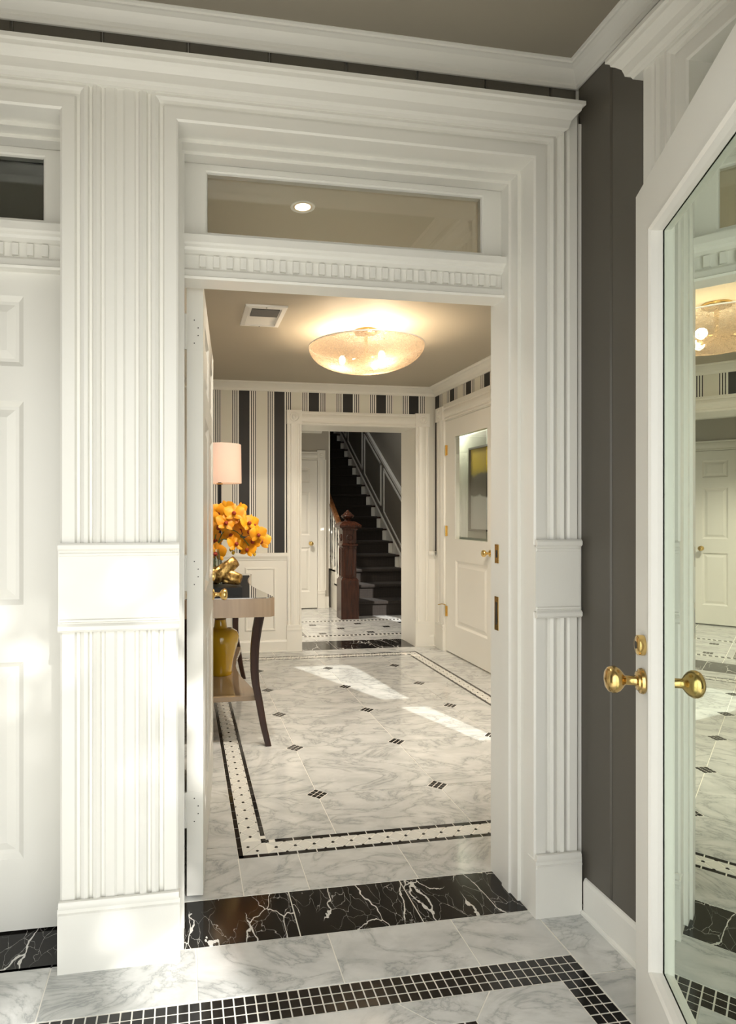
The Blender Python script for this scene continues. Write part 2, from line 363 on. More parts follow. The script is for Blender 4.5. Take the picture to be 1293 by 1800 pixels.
def cluster(x, y, half, rot, parent=floor, as_pieces=True, back=0.0):
    st = 2*half/3
    base = bpy.data.meshes.get('cluster_tile_%d' % round(half*1e4))
    if base is None:
        o = M().box(-st/2+0.0026, st/2-0.0026, -st/2+0.0026, st/2-0.0026, -0.010, 0.0001).build('cluster_tile_%d' % round(half*1e4), BLACKTILE); base = o.data; bpy.data.objects.remove(o)
    for i in (-1, 0, 1):
        for j in (-1, 0, 1):
            dx, dy = i*st, j*st
            share(base, 'black_dot_tile', (x+dx*math.cos(rot)-dy*math.sin(rot), y+dx*math.sin(rot)+dy*math.cos(rot), 0), parent, rot)
cluster(0.692, 1.45, 0.05, 0.0)
# black thresholds
for a, b in ((0.0, 0.356), (0.356, 0.755), (0.755, 1.117)): rect(a, b, 1.889, 2.118, NERO, 'black_marble_threshold')
for a, b in ((-1.47, -1.05), (-1.05, -0.70), (-0.70, -0.350)): rect(a, b, 1.875, 2.068, NERO, 'black_marble_threshold')
for a, b in ((1.107, 1.46), (1.46, 1.86), (1.86, 2.247)): rect(a, b, 5.83, 6.235, NERO, 'black_marble_threshold')
# hall borders
SX0, SX1, SY0, SY1, SW = 0.206, 2.174, 2.352, 5.627, 0.118
xs = [HX0, 0.203, 0.432, 0.828, 1.224, 1.62, 2.016, 2.174, HX1]
for a, b in zip(xs, xs[1:]): rect(a, b, 2.12, SY0); rect(a, b, SY1, HY1-0.015)
ys = [SY0, 2.44, 2.825, 3.21, 3.60, 3.99, 4.38, 4.77, 5.16, SY1]
for a, b in zip(ys, ys[1:]): rect(HX0, SX0, a, b); rect(SX1, HX1, a, b)
# octagon field
cx_ = [SX0+SW, 0.613, 1.203, 1.790, SX1-SW]; cy_ = [SY0+SW, 2.836, 3.420, 4.004, 4.570, 5.142, SY1-SW]
HD = 0.052
def dotted(i, j): return 0 < i < 4 and 0 < j < 6
for i in range(4):
    for j in range(6):
        x0, x1, y0, y1 = cx_[i], cx_[i+1], cy_[j], cy_[j+1]; P = []
        P += [(x0+HD, y0), ] if dotted(i, j) else [(x0, y0)]
        P += [(x1-HD, y0), (x1, y0+HD)] if dotted(i+1, j) else [(x1, y0)]
        P += [(x1, y1-HD), (x1-HD, y1)] if dotted(i+1, j+1) else [(x1, y1)]
        P += [(x0+HD, y1), (x0, y1-HD)] if dotted(i, j+1) else [(x0, y1)]
        if dotted(i, j): P += [(x0, y0+HD)]
        tile(P, name='octagon_tile')
for i in (1, 2, 3):
    for j in (1, 2, 3, 4, 5): cluster(cx_[i], cy_[j], HD/math.sqrt(2)-0.001, PI/4)
# patterned strip round the hall field
BW = 0.0205
far_bar, far_white, dots = M(), M(), M()
def strip(mapf, n, p, near, skip0=0, skip1=0, outer_ext=True):
    """cells along s; t=0 outer edge .. SW inner edge; near(k) -> build pieces as objects"""
    h = (SW-2*BW)/2; tc_ = SW/2
    for k in range(n):
        s0, s1 = k*p, (k+1)*p; sm = (s0+s1)/2; g = 0.0024
        inside = SW < sm < n*p-SW
        bars = [[(s0+g, 0.0), (s1-g, 0.0), (s1-g, BW-g), (s0+g, BW-g)]]
        if inside: bars.append([(max(s0+g, SW-BW), SW-BW+g), (min(s1-g, n*p-SW+BW), SW-BW+g), (min(s1-g, n*p-SW+BW), SW), (max(s0+g, SW-BW), SW)])
        rh = [(s0+0.006, tc_), (sm, BW+0.003), (s1-0.006, tc_), (sm, SW-BW-0.003)]
        t1 = [(s0-p/2+0.006, BW+0.001), (s0+p/2-0.006, BW+0.001), (s0, tc_-0.0055)]
        t2 = [(s0-p/2+0.006, SW-BW-0.001), (s0, tc_+0.0055), (s0+p/2-0.006, SW-BW-0.001)]
        for b in bars:
            q = [mapf(*v) for v in b]
            if near(q[0]): piece(q, 'black_strip_bar', BLACKTILE)
            else: far_bar.prism(q, lambda x, y, z: (x, y, z), -0.01, 0.0)
        whites = [rh, t1, t2] if inside else []
        for wpc in whites:
            q = [mapf(*v) for v in wpc]
            if near(q[0]): piece(q, 'white_lozenge_tile', WHITETILE)
            else: far_white.prism(q, lambda x, y, z: (x, y, z), -0.01, 0.0)
        dd = 0.0072
        if not inside: continue
        dots.prism([mapf(s0-dd, tc_), mapf(s0, tc_-dd), mapf(s0+dd, tc_), mapf(s0, tc_+dd)], lambda x, y, z: (x, y, z), -0.01, 0.0004)
        d2 = 0.006
        for e, sg in ((BW, 1), (SW-BW, -1)):
            dots.prism([mapf(sm-d2, e), mapf(sm, e+sg*d2), mapf(sm+d2, e)], lambda x, y, z: (x, y, z), -0.01, 0.0004)
_cache = {}
def piece(q, name, mt):
    cxm = sum(v[0] for v in q)/len(q); cym = sum(v[1] for v in q)/len(q)
    loc = [(v[0]-cxm, v[1]-cym) for v in q]
    key = (name, tuple((round(a, 4), round(b, 4)) for a, b in loc))
    if key in _cache: return share(_cache[key], name, (cxm, cym, 0), floor)
    o = M().prism(loc, lambda x, y, z: (x, y, z), -0.010, 0.0).build(name, mt, floor); o.location = (cxm, cym, 0); _cache[key] = o.data; return o
nx = 26; pxs = (SX1-SX0)/nx; ny = 43; pys = (SY1-SY0)/ny
strip(lambda s, t: (SX0+s, SY0+t), nx, pxs, lambda q: q[0] < 1.30)
strip(lambda s, t: (SX0+t, SY0+s), ny, pys, lambda q: 2.48 < q[1] < 3.75)
strip(lambda s, t: (SX1-t, SY0+s), ny, pys, lambda q: False)
strip(lambda s, t: (SX0+s, SY1-t), nx, pxs, lambda q: False)
for cx0, cy0, sx_, sy_ in ((SX0, SY0, 1, 1), (SX1, SY0, -1, 1), (SX0, SY1, 1, -1), (SX1, SY1, -1, -1)):
    e0, e1 = BW+0.001, SW-BW*0.2
    for tri in ([(e0, e0), (e1, e0), (e1, e1-0.002)], [(e0, e0+0.002), (e1-0.002, e1), (e0, e1)]):
        piece([(cx0+sx_*u, cy0+sy_*w) for u, w in tri], 'white_corner_tile', WHITETILE)
    for u, w in ((0.042, 0.075), (0.075, 0.042)):
        dots.prism([(cx0+sx_*u-0.0072, cy0+sy_*w), (cx0+sx_*u, cy0+sy_*w-0.0072), (cx0+sx_*u+0.0072, cy0+sy_*w), (cx0+sx_*u, cy0+sy_*w+0.0072)], lambda x, y, z: (x, y, z), -0.01, 0.0006)
    piece([(cx0+sx_*(SW-BW), cy0+sy_*(SW-BW)), (cx0+sx_*(SW+0.01), cy0+sy_*(SW-BW)), (cx0+sx_*(SW+0.01), cy0+sy_*SW), (cx0+sx_*SW, cy0+sy_*SW), (cx0+sx_*SW, cy0+sy_*(SW+0.01)), (cx0+sx_*(SW-BW), cy0+sy_*(SW+0.01))], 'black_strip_corner', BLACKTILE)
tag(far_bar.build('black_strip_run', BLACKTILE, floor), kind='stuff'); tag(far_white.build('white_lozenge_run', WHITETILE, floor), kind='stuff')
tag(dots.build('tiny_black_diamonds', BLACKTILE, floor), kind='stuff')
# stair hall floor
xs = [BX0, 0.95, 1.35, 1.75, 2.15, 2.55, BX1]; ys = [6.235, 6.47, 6.92, 7.385, 7.80, 8.20, BY1+0.02]
for a, b in zip(xs, xs[1:]):
    for c, d in zip(ys, ys[1:]): rect(a, b, c, d)
dash = M(); dashw = M()
for y0 in (6.47, 7.355):
    dashw.box(1.24, BX1, y0-0.002, y0+0.062, -0.01, 0.0010)
    for k in range(40):
        x = 1.26 + k*0.046
        dash.prism([(x, y0+0.004), (x+0.026, y0+0.004), (x+0.034, y0+0.056), (x+0.008, y0+0.056)], lambda a, b, z: (a, b, z), -0.01, 0.0016)
dashw.box(1.24, 1.30, 6.53, 7.36, -0.01, 0.0010)
for k in range(18): dash.box(1.245, 1.295, 6.54+k*0.046, 6.566+k*0.046, -0.01, 0.0016)
tag(dashw.build('white_dash_ground', WHITETILE, floor), kind='stuff'); tag(dash.build('black_dash_tiles', BLACKTILE, floor), kind='stuff')
for (x, y) in ((1.49, 7.16), (1.764, 6.90), (1.493, 6.635), (2.038, 7.17), (2.036, 6.64), (2.312, 6.93), (2.58, 7.17), (2.58, 6.64)):
    cl = M(); st = 0.027
    for i in (-1, 0, 1):
        for j in (-1, 0, 1): cl.box(i*st-st/2+0.002, i*st+st/2-0.002, j*st-st/2+0.002, j*st+st/2-0.002, -0.01, 0.0016)
    o = cl.build('black_dot_cluster', BLACKTILE, floor); o.location = (x, y, 0)
# unseen outside paving, kept pale to bounce light up into the vestibule
pave = tag(M().box(-6, 7, -9, 0.36, -0.20, -0.08).build('porch_paving', PAVE), 'pale paving outside the entrance', 'paving', 'structure')

# ------------------------------------------------------------------ vestibule front wall with two cased openings
wf = empty('wall_front', label='dark grey boarded vestibule wall above the white door casings', cat='wall', kind='structure')
c = M()
c.box(-1.9, HX1+0.2, YW+0.012, YH, ZT+0.012, 3.0)                       # above the openings
c.box(-0.325, -0.045, YW+0.012, YH, -0.06, ZT+0.012)                       # between openings
c.box(1.150, XR+0.12, YW+0.012, YH, -0.06, ZT+0.012)                       # right of the opening
c.box(-1.9, -1.50, YW+0.012, YH, -0.06, ZT+0.012)
c.build('wall_core', WHITE2, wf)
js = [-1.65, -1.46, -1.22, -0.978, -0.731, -0.484, -0.234, 0.014, 0.259, 0.501, 0.733, 0.966, 1.195, XR]
for a, b in zip(js, js[1:]):
    M().prism([(a+0.0015, 0), (b-0.0015, 0), (b-0.0015, 0.006), (b-0.006, 0.0105), (a+0.006, 0.0105), (a+0.0015, 0.006)], lambda x, v, z: (x, YW+0.012-v, z), ZT+0.06, 2.76).build('grey_board', GREY, wf)
CAS = [(0, -0.03), (0, 0.026), (0.006, 0.032), (0.040, 0.032), (0.045, 0.016), (0.053, 0.016), (0.057, 0.030), (0.066, 0.036), (0.076, 0.032), (0.080, 0.018), (0.087, 0.018), (0.091, 0.034), (0.101, 0.040), (0.110, 0.034), (0.114, 0.022), (0.121, 0.024), (0.126, 0.031), (0.150, 0.035), (0.157, 0.028), (0.157, -0.02)]
CAS = [(u, 0.026+(v-0.026)*0.7 if v > 0 else v) for u, v in CAS]
def casing(name, x0, x1, z0, fn, label, n):
    t = empty('trim_%d' % n, label=label, cat='door casing', kind='structure')
    path = [(x0, z0, -1, 0), (x0, ZT, -1, 1), (x1, ZT, 1, 1), (x1, z0, 1, 0)]
    M().sweep(CAS, path, fn).build('architrave', WHITE, t)
    return t
t1 = casing('c', -0.015, 1.117, 0.0, front(YW), 'white fluted casing framing the open doorway into the hall', 1)
t2 = casing('c', -1.460, -0.346, 0.0, front(YW), 'white fluted casing framing the closed door at the left edge', 2)
# linings (stepped jambs and heads)
def lining(t, x0, x1, yb):
    m = M()
    for s, xe in ((-1, x0), (1, x1)):
        m.box(xe+s*0.0015, xe+s*0.05, YW-0.008, yb, 0, ZT+0.05)
        m.box(xe-s*0.010, xe+s*0.01, YW+0.055, yb, 0, ZT); m.box(xe-s*0.018, xe+s*0.01, YW+0.10, YW+0.145, 0, ZT)
    m.box(x0-0.05, x1+0.05, YW-0.008, yb, ZT+0.0015, ZT+0.05)
    m.box(x0-0.005, x1+0.005, YW+0.0562, yb+0.0012, ZT-0.010, ZT+0.012); m.box(x0-0.005, x1+0.005, YW+0.1012, YW+0.1462, ZT-0.020, ZT+0.012)
    m.build('jamb_lining', WHITE, t)
lining(t1, -0.015, 1.117, YH+0.004); lining(t2, -1.460, -0.346, 2.10)
# pilaster blocks and plinths
def bead(m, x0, x1, z, h, v, yf=YW):
    pr = [(0, 0), (v*0.7, 0), (v, h*0.25), (v, h*0.75), (v*0.7, h), (0, h)]
    m.prism(pr, lambda q, r, a: (a, yf-0.034-q, z+r), x0, x1)
def pil_blocks(t, x0, x1):
    m = M(); m.box(x0-0.003, x1+0.003, YW-0.040, YW+0.004, 0.985, 1.200); m.build('pilaster_block', WHITE, t)
    m = M(); bead(m, x0-0.003, x1+0.003, 1.196, 0.022, 0.016); bead(m, x0, x1, 1.180, 0.011, 0.010); bead(m, x0-0.003, x1+0.003, 0.966, 0.022, 0.016); bead(m, x0, x1, 0.992, 0.010, 0.010); m.build('bead_moulding', WHITE, t, True)
    m = M(); m.box(x0-0.005, x1+0.005, YW-0.044, YW+0.004, 0.0, 0.185); m.build('plinth', WHITE, t)
    m = M(); bead(m, x0-0.002, x1+0.002, 0.180, 0.022, 0.013); bead(m, x0-0.002, x1+0.002, 0.160, 0.012, 0.016); m.build('plinth_moulding', WHITE, t, True)
t3 = empty('trim_3', label='wide white pilaster with plain block and plinth between the two doorways', cat='pilaster', kind='structure')
pil_blocks(t3, -0.346, -0.015)
M().box(-0.192, -0.170, YW-0.026, YW, 0.0, ZT+0.15).build('centre_strip', WHITE, t3)
t4 = empty('trim_4', label='narrow white pilaster with block and plinth in the right corner', cat='pilaster', kind='structure')
pil_blocks(t4, 1.119, 1.272)
M().box(1.272, XR, YW-0.022, YW, 0.0, ZT+0.13).build('corner_strip', WHITE, t4)
# cornice over both
CORN = [(0.0, 2.528), (0.040, 2.528), (0.044, 2.538), (0.054, 2.543), (0.056, 2.552), (0.060, 2.566), (0.072, 2.580), (0.080, 2.586), (0.082, 2.597), (0.090, 2.600), (0.090, 2.612), (0.0, 2.612)]
t5 = empty('trim_5', label='long white moulded cornice above both doorways', cat='cornice', kind='structure')
m = M(); rows = [[(-1.65, YW-v, z), (1.17+v, YW-v, z), (1.17+v, YW+0.01, z)] for v, z in CORN]; m.grid(rows); m.build('cornice_moulding', WHITE, t5)
# transom bars with dentils
def transom(t, n, x0, x1, xg0, xg1, label, glass, dent):
    m = M(); yb = 2.10
    prof = [(2.053, 0.05), (2.053, 0.085), (2.060, 0.090), (2.066, 0.078), (2.085, 0.075), (2.094, 0.066), (2.096, 0.060), (2.137, 0.060), (2.139, 0.070), (2.146, 0.082), (2.155, 0.085), (2.160, 0.094), (2.166, 0.100), (2.190, 0.100), (2.190, 0.0)]
    m.prism([(-v, z) for z, v in prof] + [(0, 2.053)], lambda q, z, a: (a, yb+q, z), x0, x1); m.build('transom_bar', WHITE, t)
    dm = None
    for k in range(60):
        x = (x0 + 0.066 + 0.0437*k)
        if x > x1 - 0.03: break
        if not dent(x): continue
        if dm is None: o = M().box(-0.0095, 0.0095, -0.013, 0, 0, 0.036).build('dentil', WHITE, t); dm = o.data; o.location = (x, yb-0.060, 2.098)
        else: share(dm, 'dentil', (x, yb-0.060, 2.098), t)
    w = empty('window_%d' % n, label=label, cat='transom window', kind='structure')
    fz0, fz1 = 2.190, ZT-0.011; gz0, gz1 = 2.216, 2.423
    f = M(); y0, y1 = 2.050, 2.098
    f.box(x0, xg0, y0, y1, fz0, fz1); f.box(xg1, x1, y0, y1, fz0, fz1); f.box(xg0, xg1, y0, y1, gz1, fz1); f.box(xg0, xg1, y0, y1, fz0, gz0)
    f.build('sash_frame', WHITE, w)
    b = M(); path = [(xg0, gz0, 1, 1), (xg0, gz1, 1, -1), (xg1, gz1, -1, -1), (xg1, gz0, -1, 1)]
    b.sweep([(0, 0), (0.0, 0.010), (0.005, 0.008), (0.008, 0.0)], path + path[:1], front(2.062)); b.build('glazing_bead', WHITE, w)
    M().box(xg0-0.004, xg1+0.004, 2.074, 2.078, gz0-0.004, gz1+0.004).build('pane', glass, w)
    return w
transom(t1, 1, -0.015+0.010, 1.107, 0.070, 1.042, 'clear glass transom window above the open doorway', PANE, lambda x: True)
transom(t2, 2, -1.450, -0.356, -1.38, -0.426, 'dark glass transom window above the closed door at left', PANE, lambda x: True)
# left closed six-panel door
def panelled(name, W, H, T, cols, rows, label, n, matl=WHITE):
    """door in local coords: x 0..W, y 0..T (front face y=0), z 0..H"""
    d = empty('door_%d' % n, label=label, cat='door', kind='structure')
    m = M(); m.box(0.004, W-0.004, 0.013, T-0.013, 0.0, H)
    xsn = [0] + [q for c_ in cols for q in c_] + [W]; 
    for i in range(0, len(xsn), 2): m.box(xsn[i], xsn[i+1], 0, T, 0, H)
    zs = [0] + [q for r_ in rows for q in r_] + [H]
    for c0, c1 in cols:
        for i in range(0, len(zs), 2): m.box(c0, c1, 0, T, zs[i], zs[i+1])
    m.build('stiles_and_rails', matl, d)
    for (c0, c1) in cols:
        for (r0, r1) in rows:
            p = M()
            for yf, sg in ((0, 1), (T, -1)):
                path = [(c0, r0, 1, 1), (c0, r1, 1, -1), (c1, r1, -1, -1), (c1, r0, -1, 1)]
                p.sweep([(0.0, 0.0), (0.012, 0.009), (0.016, 0.012), (0.026, 0.012), (0.050, 0.004)], path+path[:1], lambda a, z, v: (a, yf+sg*v, z))
                p.add([(c0+0.05, yf+sg*0.004, r0+0.05), (c1-0.05, yf+sg*0.004, r0+0.05), (c1-0.05, yf+sg*0.004, r1-0.05), (c0+0.05, yf+sg*0.004, r1-0.05)], [(0, 1, 2, 3)])
            p.build('panel', matl, d, fix=False)
    return d
ROWS6 = [(0.222, 0.834), (1.012, 1.646), (1.754, 1.973)]
d1 = panelled('door', 1.08, 2.075, 0.045, [(0.12, 0.48), (0.60, 0.955)], ROWS6, 'closed white six-panel door at the left edge beside the pilaster', 1)
d1.location = (-1.446, 2.052, 0.006)
# open leaf into the hall
d2 = panelled('door', 1.065, 2.078, 0.055, [(0.13, 0.47), (0.595, 0.935)], ROWS6, 'open white six-panel door swung into the hall against the left wall', 2)
ang = math.atan2(1.064, 0.083)
d2.location = (0.066, 2.136, 0.007); d2.rotation_euler = (0, 0, ang)
# local +y is to the left of travel direction: leaf occupies y 0..T (towards -x in world)
hm = None
for zc, xo in ((1.912, 0), (1.094, 0), (0.291, 0)):
    h = M().box(-0.0012, 0.001, 0.006, 0.049, zc-0.062, zc+0.062).build('hinge_leaf', WHITE, d2)
    for dz, dy in ((0.039, 0.030), (0.013, 0.017), (-0.013, 0.017), (-0.039, 0.030)):
        M().lathe([(0.0021, 0), (0.0021, 0.0008)], 8, lambda x, y, z: (-0.0012-z, dy+x, zc+dz+y)).build('screw_hole', DARKHOLE, h)
    M().lathe([(0.006, -0.06), (0.006, 0.06)], 10, lambda x, y, z: (0.002+x, 0.060+y, zc+z)).build('hinge_pin', WHITE, h, True)
KNOB = [(0.0, 0.0), (0.027, 0.0), (0.029, 0.003), (0.027, 0.007), (0.016, 0.010), (0.0105, 0.014), (0.0095, 0.030), (0.012, 0.036), (0.022, 0.042), (0.0285, 0.052), (0.0295, 0.060), (0.026, 0.068), (0.018, 0.073), (0.0, 0.075)]
def knob(parent, px, py, pz, d, mt=BRASS, s=1.0, name='door_knob'):
    """d: +1/-1 along local y"""
    return M().lathe([(r*s, z*s) for r, z in KNOB], 24, lambda x, y, z: (px+x, py+d*z, pz+y), cap=False).build(name, mt, parent, True)
knob(d2, 0.995, 0.0, 0.893, -1); knob(d2, 0.995, 0.055, 0.893, 1)
M().lathe([(0.0, 0.0), (0.024, 0.0), (0.024, 0.008), (0.017, 0.014), (0.0, 0.015)], 20, lambda x, y, z: (0.995+x, -z, 0.985+y), cap=False).build('deadbolt', BRASS, d2, True)
M().box(1.0645, 1.0665, 0.016, 0.040, 0.82, 0.97).build('latch_plate', BRASS, d2)
# strike plates on the right jamb of the doorway
for z0, z1, yc in ((1.125, 1.192, 2.078), (0.885, 1.005, 2.080)):
    s_ = M().box(1.1045, 1.107, yc-0.013, yc+0.013, z0, z1).build('strike_plate', AGEDBRASS, t1)
    M().box(1.1040, 1.106, yc-0.006, yc+0.006, z0+0.02, z1-0.02).build('latch_slot', DARKHOLE, s_)

# ------------------------------------------------------------------ vestibule right wall, left wall, entry wall, ceiling, crown
wr = empty('wall_right', label='dark grey boarded vestibule wall behind the glass door', cat='wall', kind='structure')
OY1 = 1.392; OY0 = 0.55
M().box(XR+0.011, XR+0.13, OY1+0.02, YW+0.02, -0.06, 3.0).box(XR+0.011, XR+0.13, 0.30, OY1+0.02, ZT+0.02, 3.0).box(XR+0.011, XR+0.13, 0.30, OY0-0.02, -0.06, ZT+0.02).build('wall_core', WHITE2, wr)
for a, b in ((1.555, 1.72), (1.72, YW), (1.39, 1.555)):
    M().prism([(a+0.0015, 0), (b-0.0015, 0), (b-0.0015, 0.006), (b-0.006, 0.0105), (a+0.006, 0.0105), (a+0.0015, 0.006)], lambda y, v, z: (XR+0.012-v, y, z), 0.02 if a > 1.5 else ZT+0.1, 2.76).build('grey_board', GREY, wr)
t6 = empty('trim_6', label='white fluted casing and cornice of the side opening behind the glass door', cat='door casing', kind='structure')
M().sweep(CAS, [(OY1, 0, 1, 0), (OY1, ZT, 1, 1), (OY0, ZT, -1, 1), (OY0, 0, -1, 0)], rightw(XR)).build('architrave', WHITE, t6)
M().box(XR-0.01, XR+0.30, OY1+0.0015, OY1+0.04, 0, ZT+0.04).box(XR-0.01, XR+0.30, OY0-0.04, OY0-0.0015, 0, ZT+0.04).box(XR-0.01, XR+0.30, OY0-0.04, OY1+0.04, ZT+0.0015, ZT+0.04).box(XR+0.08, XR+0.12, OY1-0.012, OY1, 0, ZT).build('jamb_lining', WHITE, t6)
m = M(); rows = [[(XR-v, 0.55, z), (XR-v, 1.535+v, z), (XR+0.01, 1.535+v, z)] for v, z in CORN]; m.grid(rows); m.build('cornice_moulding', WHITE, t6)
d6 = panelled('door', 0.84, 2.44, 0.045, [(0.12, 0.36), (0.48, 0.72)], [(0.222, 0.834), (1.012, 1.646), (1.754, 2.25)], 'white panelled door in the side opening behind the glass door', 6)
d6.rotation_euler = (0, 0, -PI/2); d6.location = (XR+0.22, OY1, 0.006)
bb = empty('baseboard_right', label='low white baseboard under the dark grey wall', cat='baseboard', kind='structure')
m = M(); m.prism([(0, 0), (0.010, 0), (0.010, 0.104), (0.005, 0.115), (0, 0.118)], lambda v, z, a: (XR+0.0005-v, a, z), 1.551, YW-0.045); m.build('board', WHITE, bb)
m = M(); m.prism([(0, 0), (0.018, 0), (0.018, 0.008), (0.012, 0.014), (0, 0.014)], lambda v, z, a: (XR-v, a, z), 1.551, YW-0.045); m.build('shoe_moulding', WHITE, bb)
wl = tag(M().box(-1.80, -1.65, 0.30, YW+0.02, -0.06, 3.0).build('wall_left', GREY), 'dark grey vestibule side wall out of view at left', 'wall', 'structure')
we = tag(M().box(-1.9, -0.95, 0.38, 0.52, -0.1, 3.0).box(0.72, XR+0.13, 0.38, 0.52, -0.1, 3.0).box(-0.95, 0.72, 0.38, 0.52, 2.12, 3.0).build('wall_entry', WHITE2), 'white entrance wall around the outer doorway', 'wall', 'structure')
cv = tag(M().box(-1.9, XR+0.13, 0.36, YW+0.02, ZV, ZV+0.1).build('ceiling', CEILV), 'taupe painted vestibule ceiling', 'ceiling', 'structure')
CROWN = [(0.0, -0.052), (0.006, -0.052), (0.012, -0.046), (0.012, -0.040), (0.020, -0.034), (0.030, -0.024), (0.040, -0.013), (0.052, -0.008), (0.058, -0.008), (0.060, -0.003), (0.068, -0.002), (0.068, 0.0)]
t7 = empty('trim_7', label='white crown moulding round the vestibule ceiling', cat='crown moulding', kind='structure')
m = M(); rows = [[(-1.65+v, 0.52+v, ZV+z), (-1.65+v, YW-v, ZV+z), (XR-v, YW-v, ZV+z), (XR-v, 0.52+v, ZV+z)] for v, z in CROWN]; m.grid(rows); m.build('crown_moulding', WHITE, t7)

# ------------------------------------------------------------------ glass front door
TH = math.radians(24.4); dW = 0.92; dH = 2.085; dT = 0.045
ex, ey = 1.1154, 1.3944
d5 = empty('door_5', (ex - dW*math.sin(TH) + dT*math.cos(TH), ey - dW*math.cos(TH) - dT*math.sin(TH), 0.008), PI/2 - TH, 'white framed glass front door standing open with brass knob', 'door', 'structure')
# local x runs hinge -> latch edge, local +y faces the camera side (left)
gx0, gx1, gz0, gz1 = 0.12, dW-0.118, 0.225, dH-0.125
m = M(); m.box(0, gx0, 0, dT, 0, dH); m.box(gx1, dW, 0, dT, 0, dH); m.build('stile', WHITE, d5)
m = M(); m.box(gx0, gx1, 0, dT, 0, gz0); m.box(gx0, gx1, 0, dT, gz1, dH); m.build('rail', WHITE, d5)
for yf, sg in ((dT, 1), (0.0, -1)):
    path = [(gx0, gz0, 1, 1), (gx0, gz1, 1, -1), (gx1, gz1, -1, -1), (gx1, gz0, -1, 1)]
    M().sweep([(-0.004, 0.0), (0.0, 0.006), (0.010, 0.007), (0.016, 0.002), (0.020, -0.010), (0.022, -0.02)], path+path[:1], lambda a, z, v: (a, yf+sg*v, z)).build('glazing_bead', WHITE, d5)
g = M(); yg = dT*0.55; bv = 0.028; a0, a1, b0, b1 = gx0+0.018, gx1-0.018, gz0+0.018, gz1-0.018
path = [(a0, b0, 1, 1), (a0, b1, 1, -1), (a1, b1, -1, -1), (a1, b0, -1, 1)]
g.sweep([(0, -0.0016), (bv, 0.0)], path+path[:1], lambda a, z, v: (a, yg+v, z))
g.add([(a0+bv, yg, b0+bv), (a1-bv, yg, b0+bv), (a1-bv, yg, b1-bv), (a0+bv, yg, b1-bv)], [(0, 1, 2, 3)])
g.build('bevelled_pane', DOORGLASS, d5, fix=False)
DK = [(0.0, 0.0), (0.029, 0.0), (0.031, 0.004), (0.029, 0.010), (0.024, 0.012), (0.022, 0.016), (0.013, 0.018), (0.0115, 0.022), (0.0115, 0.040), (0.014, 0.043), (0.020, 0.047), (0.028, 0.054), (0.0325, 0.062), (0.0325, 0.070), (0.029, 0.078), (0.020, 0.084), (0.0, 0.087)]
for d_, y_ in ((1, dT), (-1, 0.0)):
    M().lathe(DK, 28, lambda x, y, z: (dW-0.068+x, y_+d_*z, 0.892+y), cap=False).build('door_knob', AGEDBRASS, d5, True)
db = M().lathe([(0.0, 0.0), (0.024, 0.0), (0.025, 0.004), (0.024, 0.014), (0.020, 0.017), (0.0, 0.017)], 24, lambda x, y, z: (dW-0.068+x, dT+z, 0.978+y), cap=False).build('deadbolt', BRASS, d5, True)
M().lathe([(0.0, 0.0), (0.009, 0.0), (0.009, 0.0015), (0.0, 0.0015)], 14, lambda x, y, z: (dW-0.068+x, dT+0.0165+z, 0.978+y), cap=False).build('keyhole', DARKHOLE, db)

# ------------------------------------------------------------------ hall shell
wh = empty('wall_hall_far', label='far hall wall with black and white striped wallpaper and wide opening', cat='wall', kind='structure')
fx0, fx1, fz = 1.107, 2.247, 2.151
M().box(HX0-0.1, fx0-0.02, HY1, BY0, 0.90, 2.6).box(fx1+0.02, HX1+0.05, HY1, BY0, 0.90, 2.6).box(fx0-0.02, fx1+0.02, HY1, BY0, fz+0.02, 2.6).build('papered_wall', PAPER_X, wh)
def wains(m, a0, a1, fn, panels, zt=0.90):
    m.add([fn(a0, 0, 0.012), fn(a1, 0, 0.012), fn(a1, zt, 0.012), fn(a0, zt, 0.012)], [(0, 1, 2, 3)])
    for p0, p1 in panels:
        path = [(p0, 0.20, 1, 1), (p0, 0.80, 1, -1), (p1, 0.80, -1, -1), (p1, 0.20, -1, 1)]
        m.sweep([(0, 0.012), (0.004, 0.024), (0.012, 0.026), (0.020, 0.020), (0.024, 0.012)], path+path[:1], fn)
    for prof in ([(0.012, 0.862), (0.020, 0.866), (0.024, 0.880), (0.036, 0.898), (0.040, 0.905), (0.040, 0.926), (0.034, 0.935), (0.0, 0.935)], [(0.034, 0.0), (0.034, 0.010), (0.026, 0.014), (0.026, 0.095), (0.020, 0.108), (0.012, 0.115)]):
        m.grid([[fn(a0, z, v), fn(a1, z, v)] for v, z in prof])
m = M(); wains(m, HX0, fx0-0.14, front(HY1), [(0.0, 0.46), (0.568, 0.860)]); m.box(HX0-0.1, fx0-0.02, HY1, BY0, -0.06, 0.90)
wains(m, fx1+0.13, HX1, front(HY1), []); m.box(fx1+0.02, HX1+0.05, HY1, BY0, -0.06, 0.90); m.build('wainscot', WHITE2, wh)
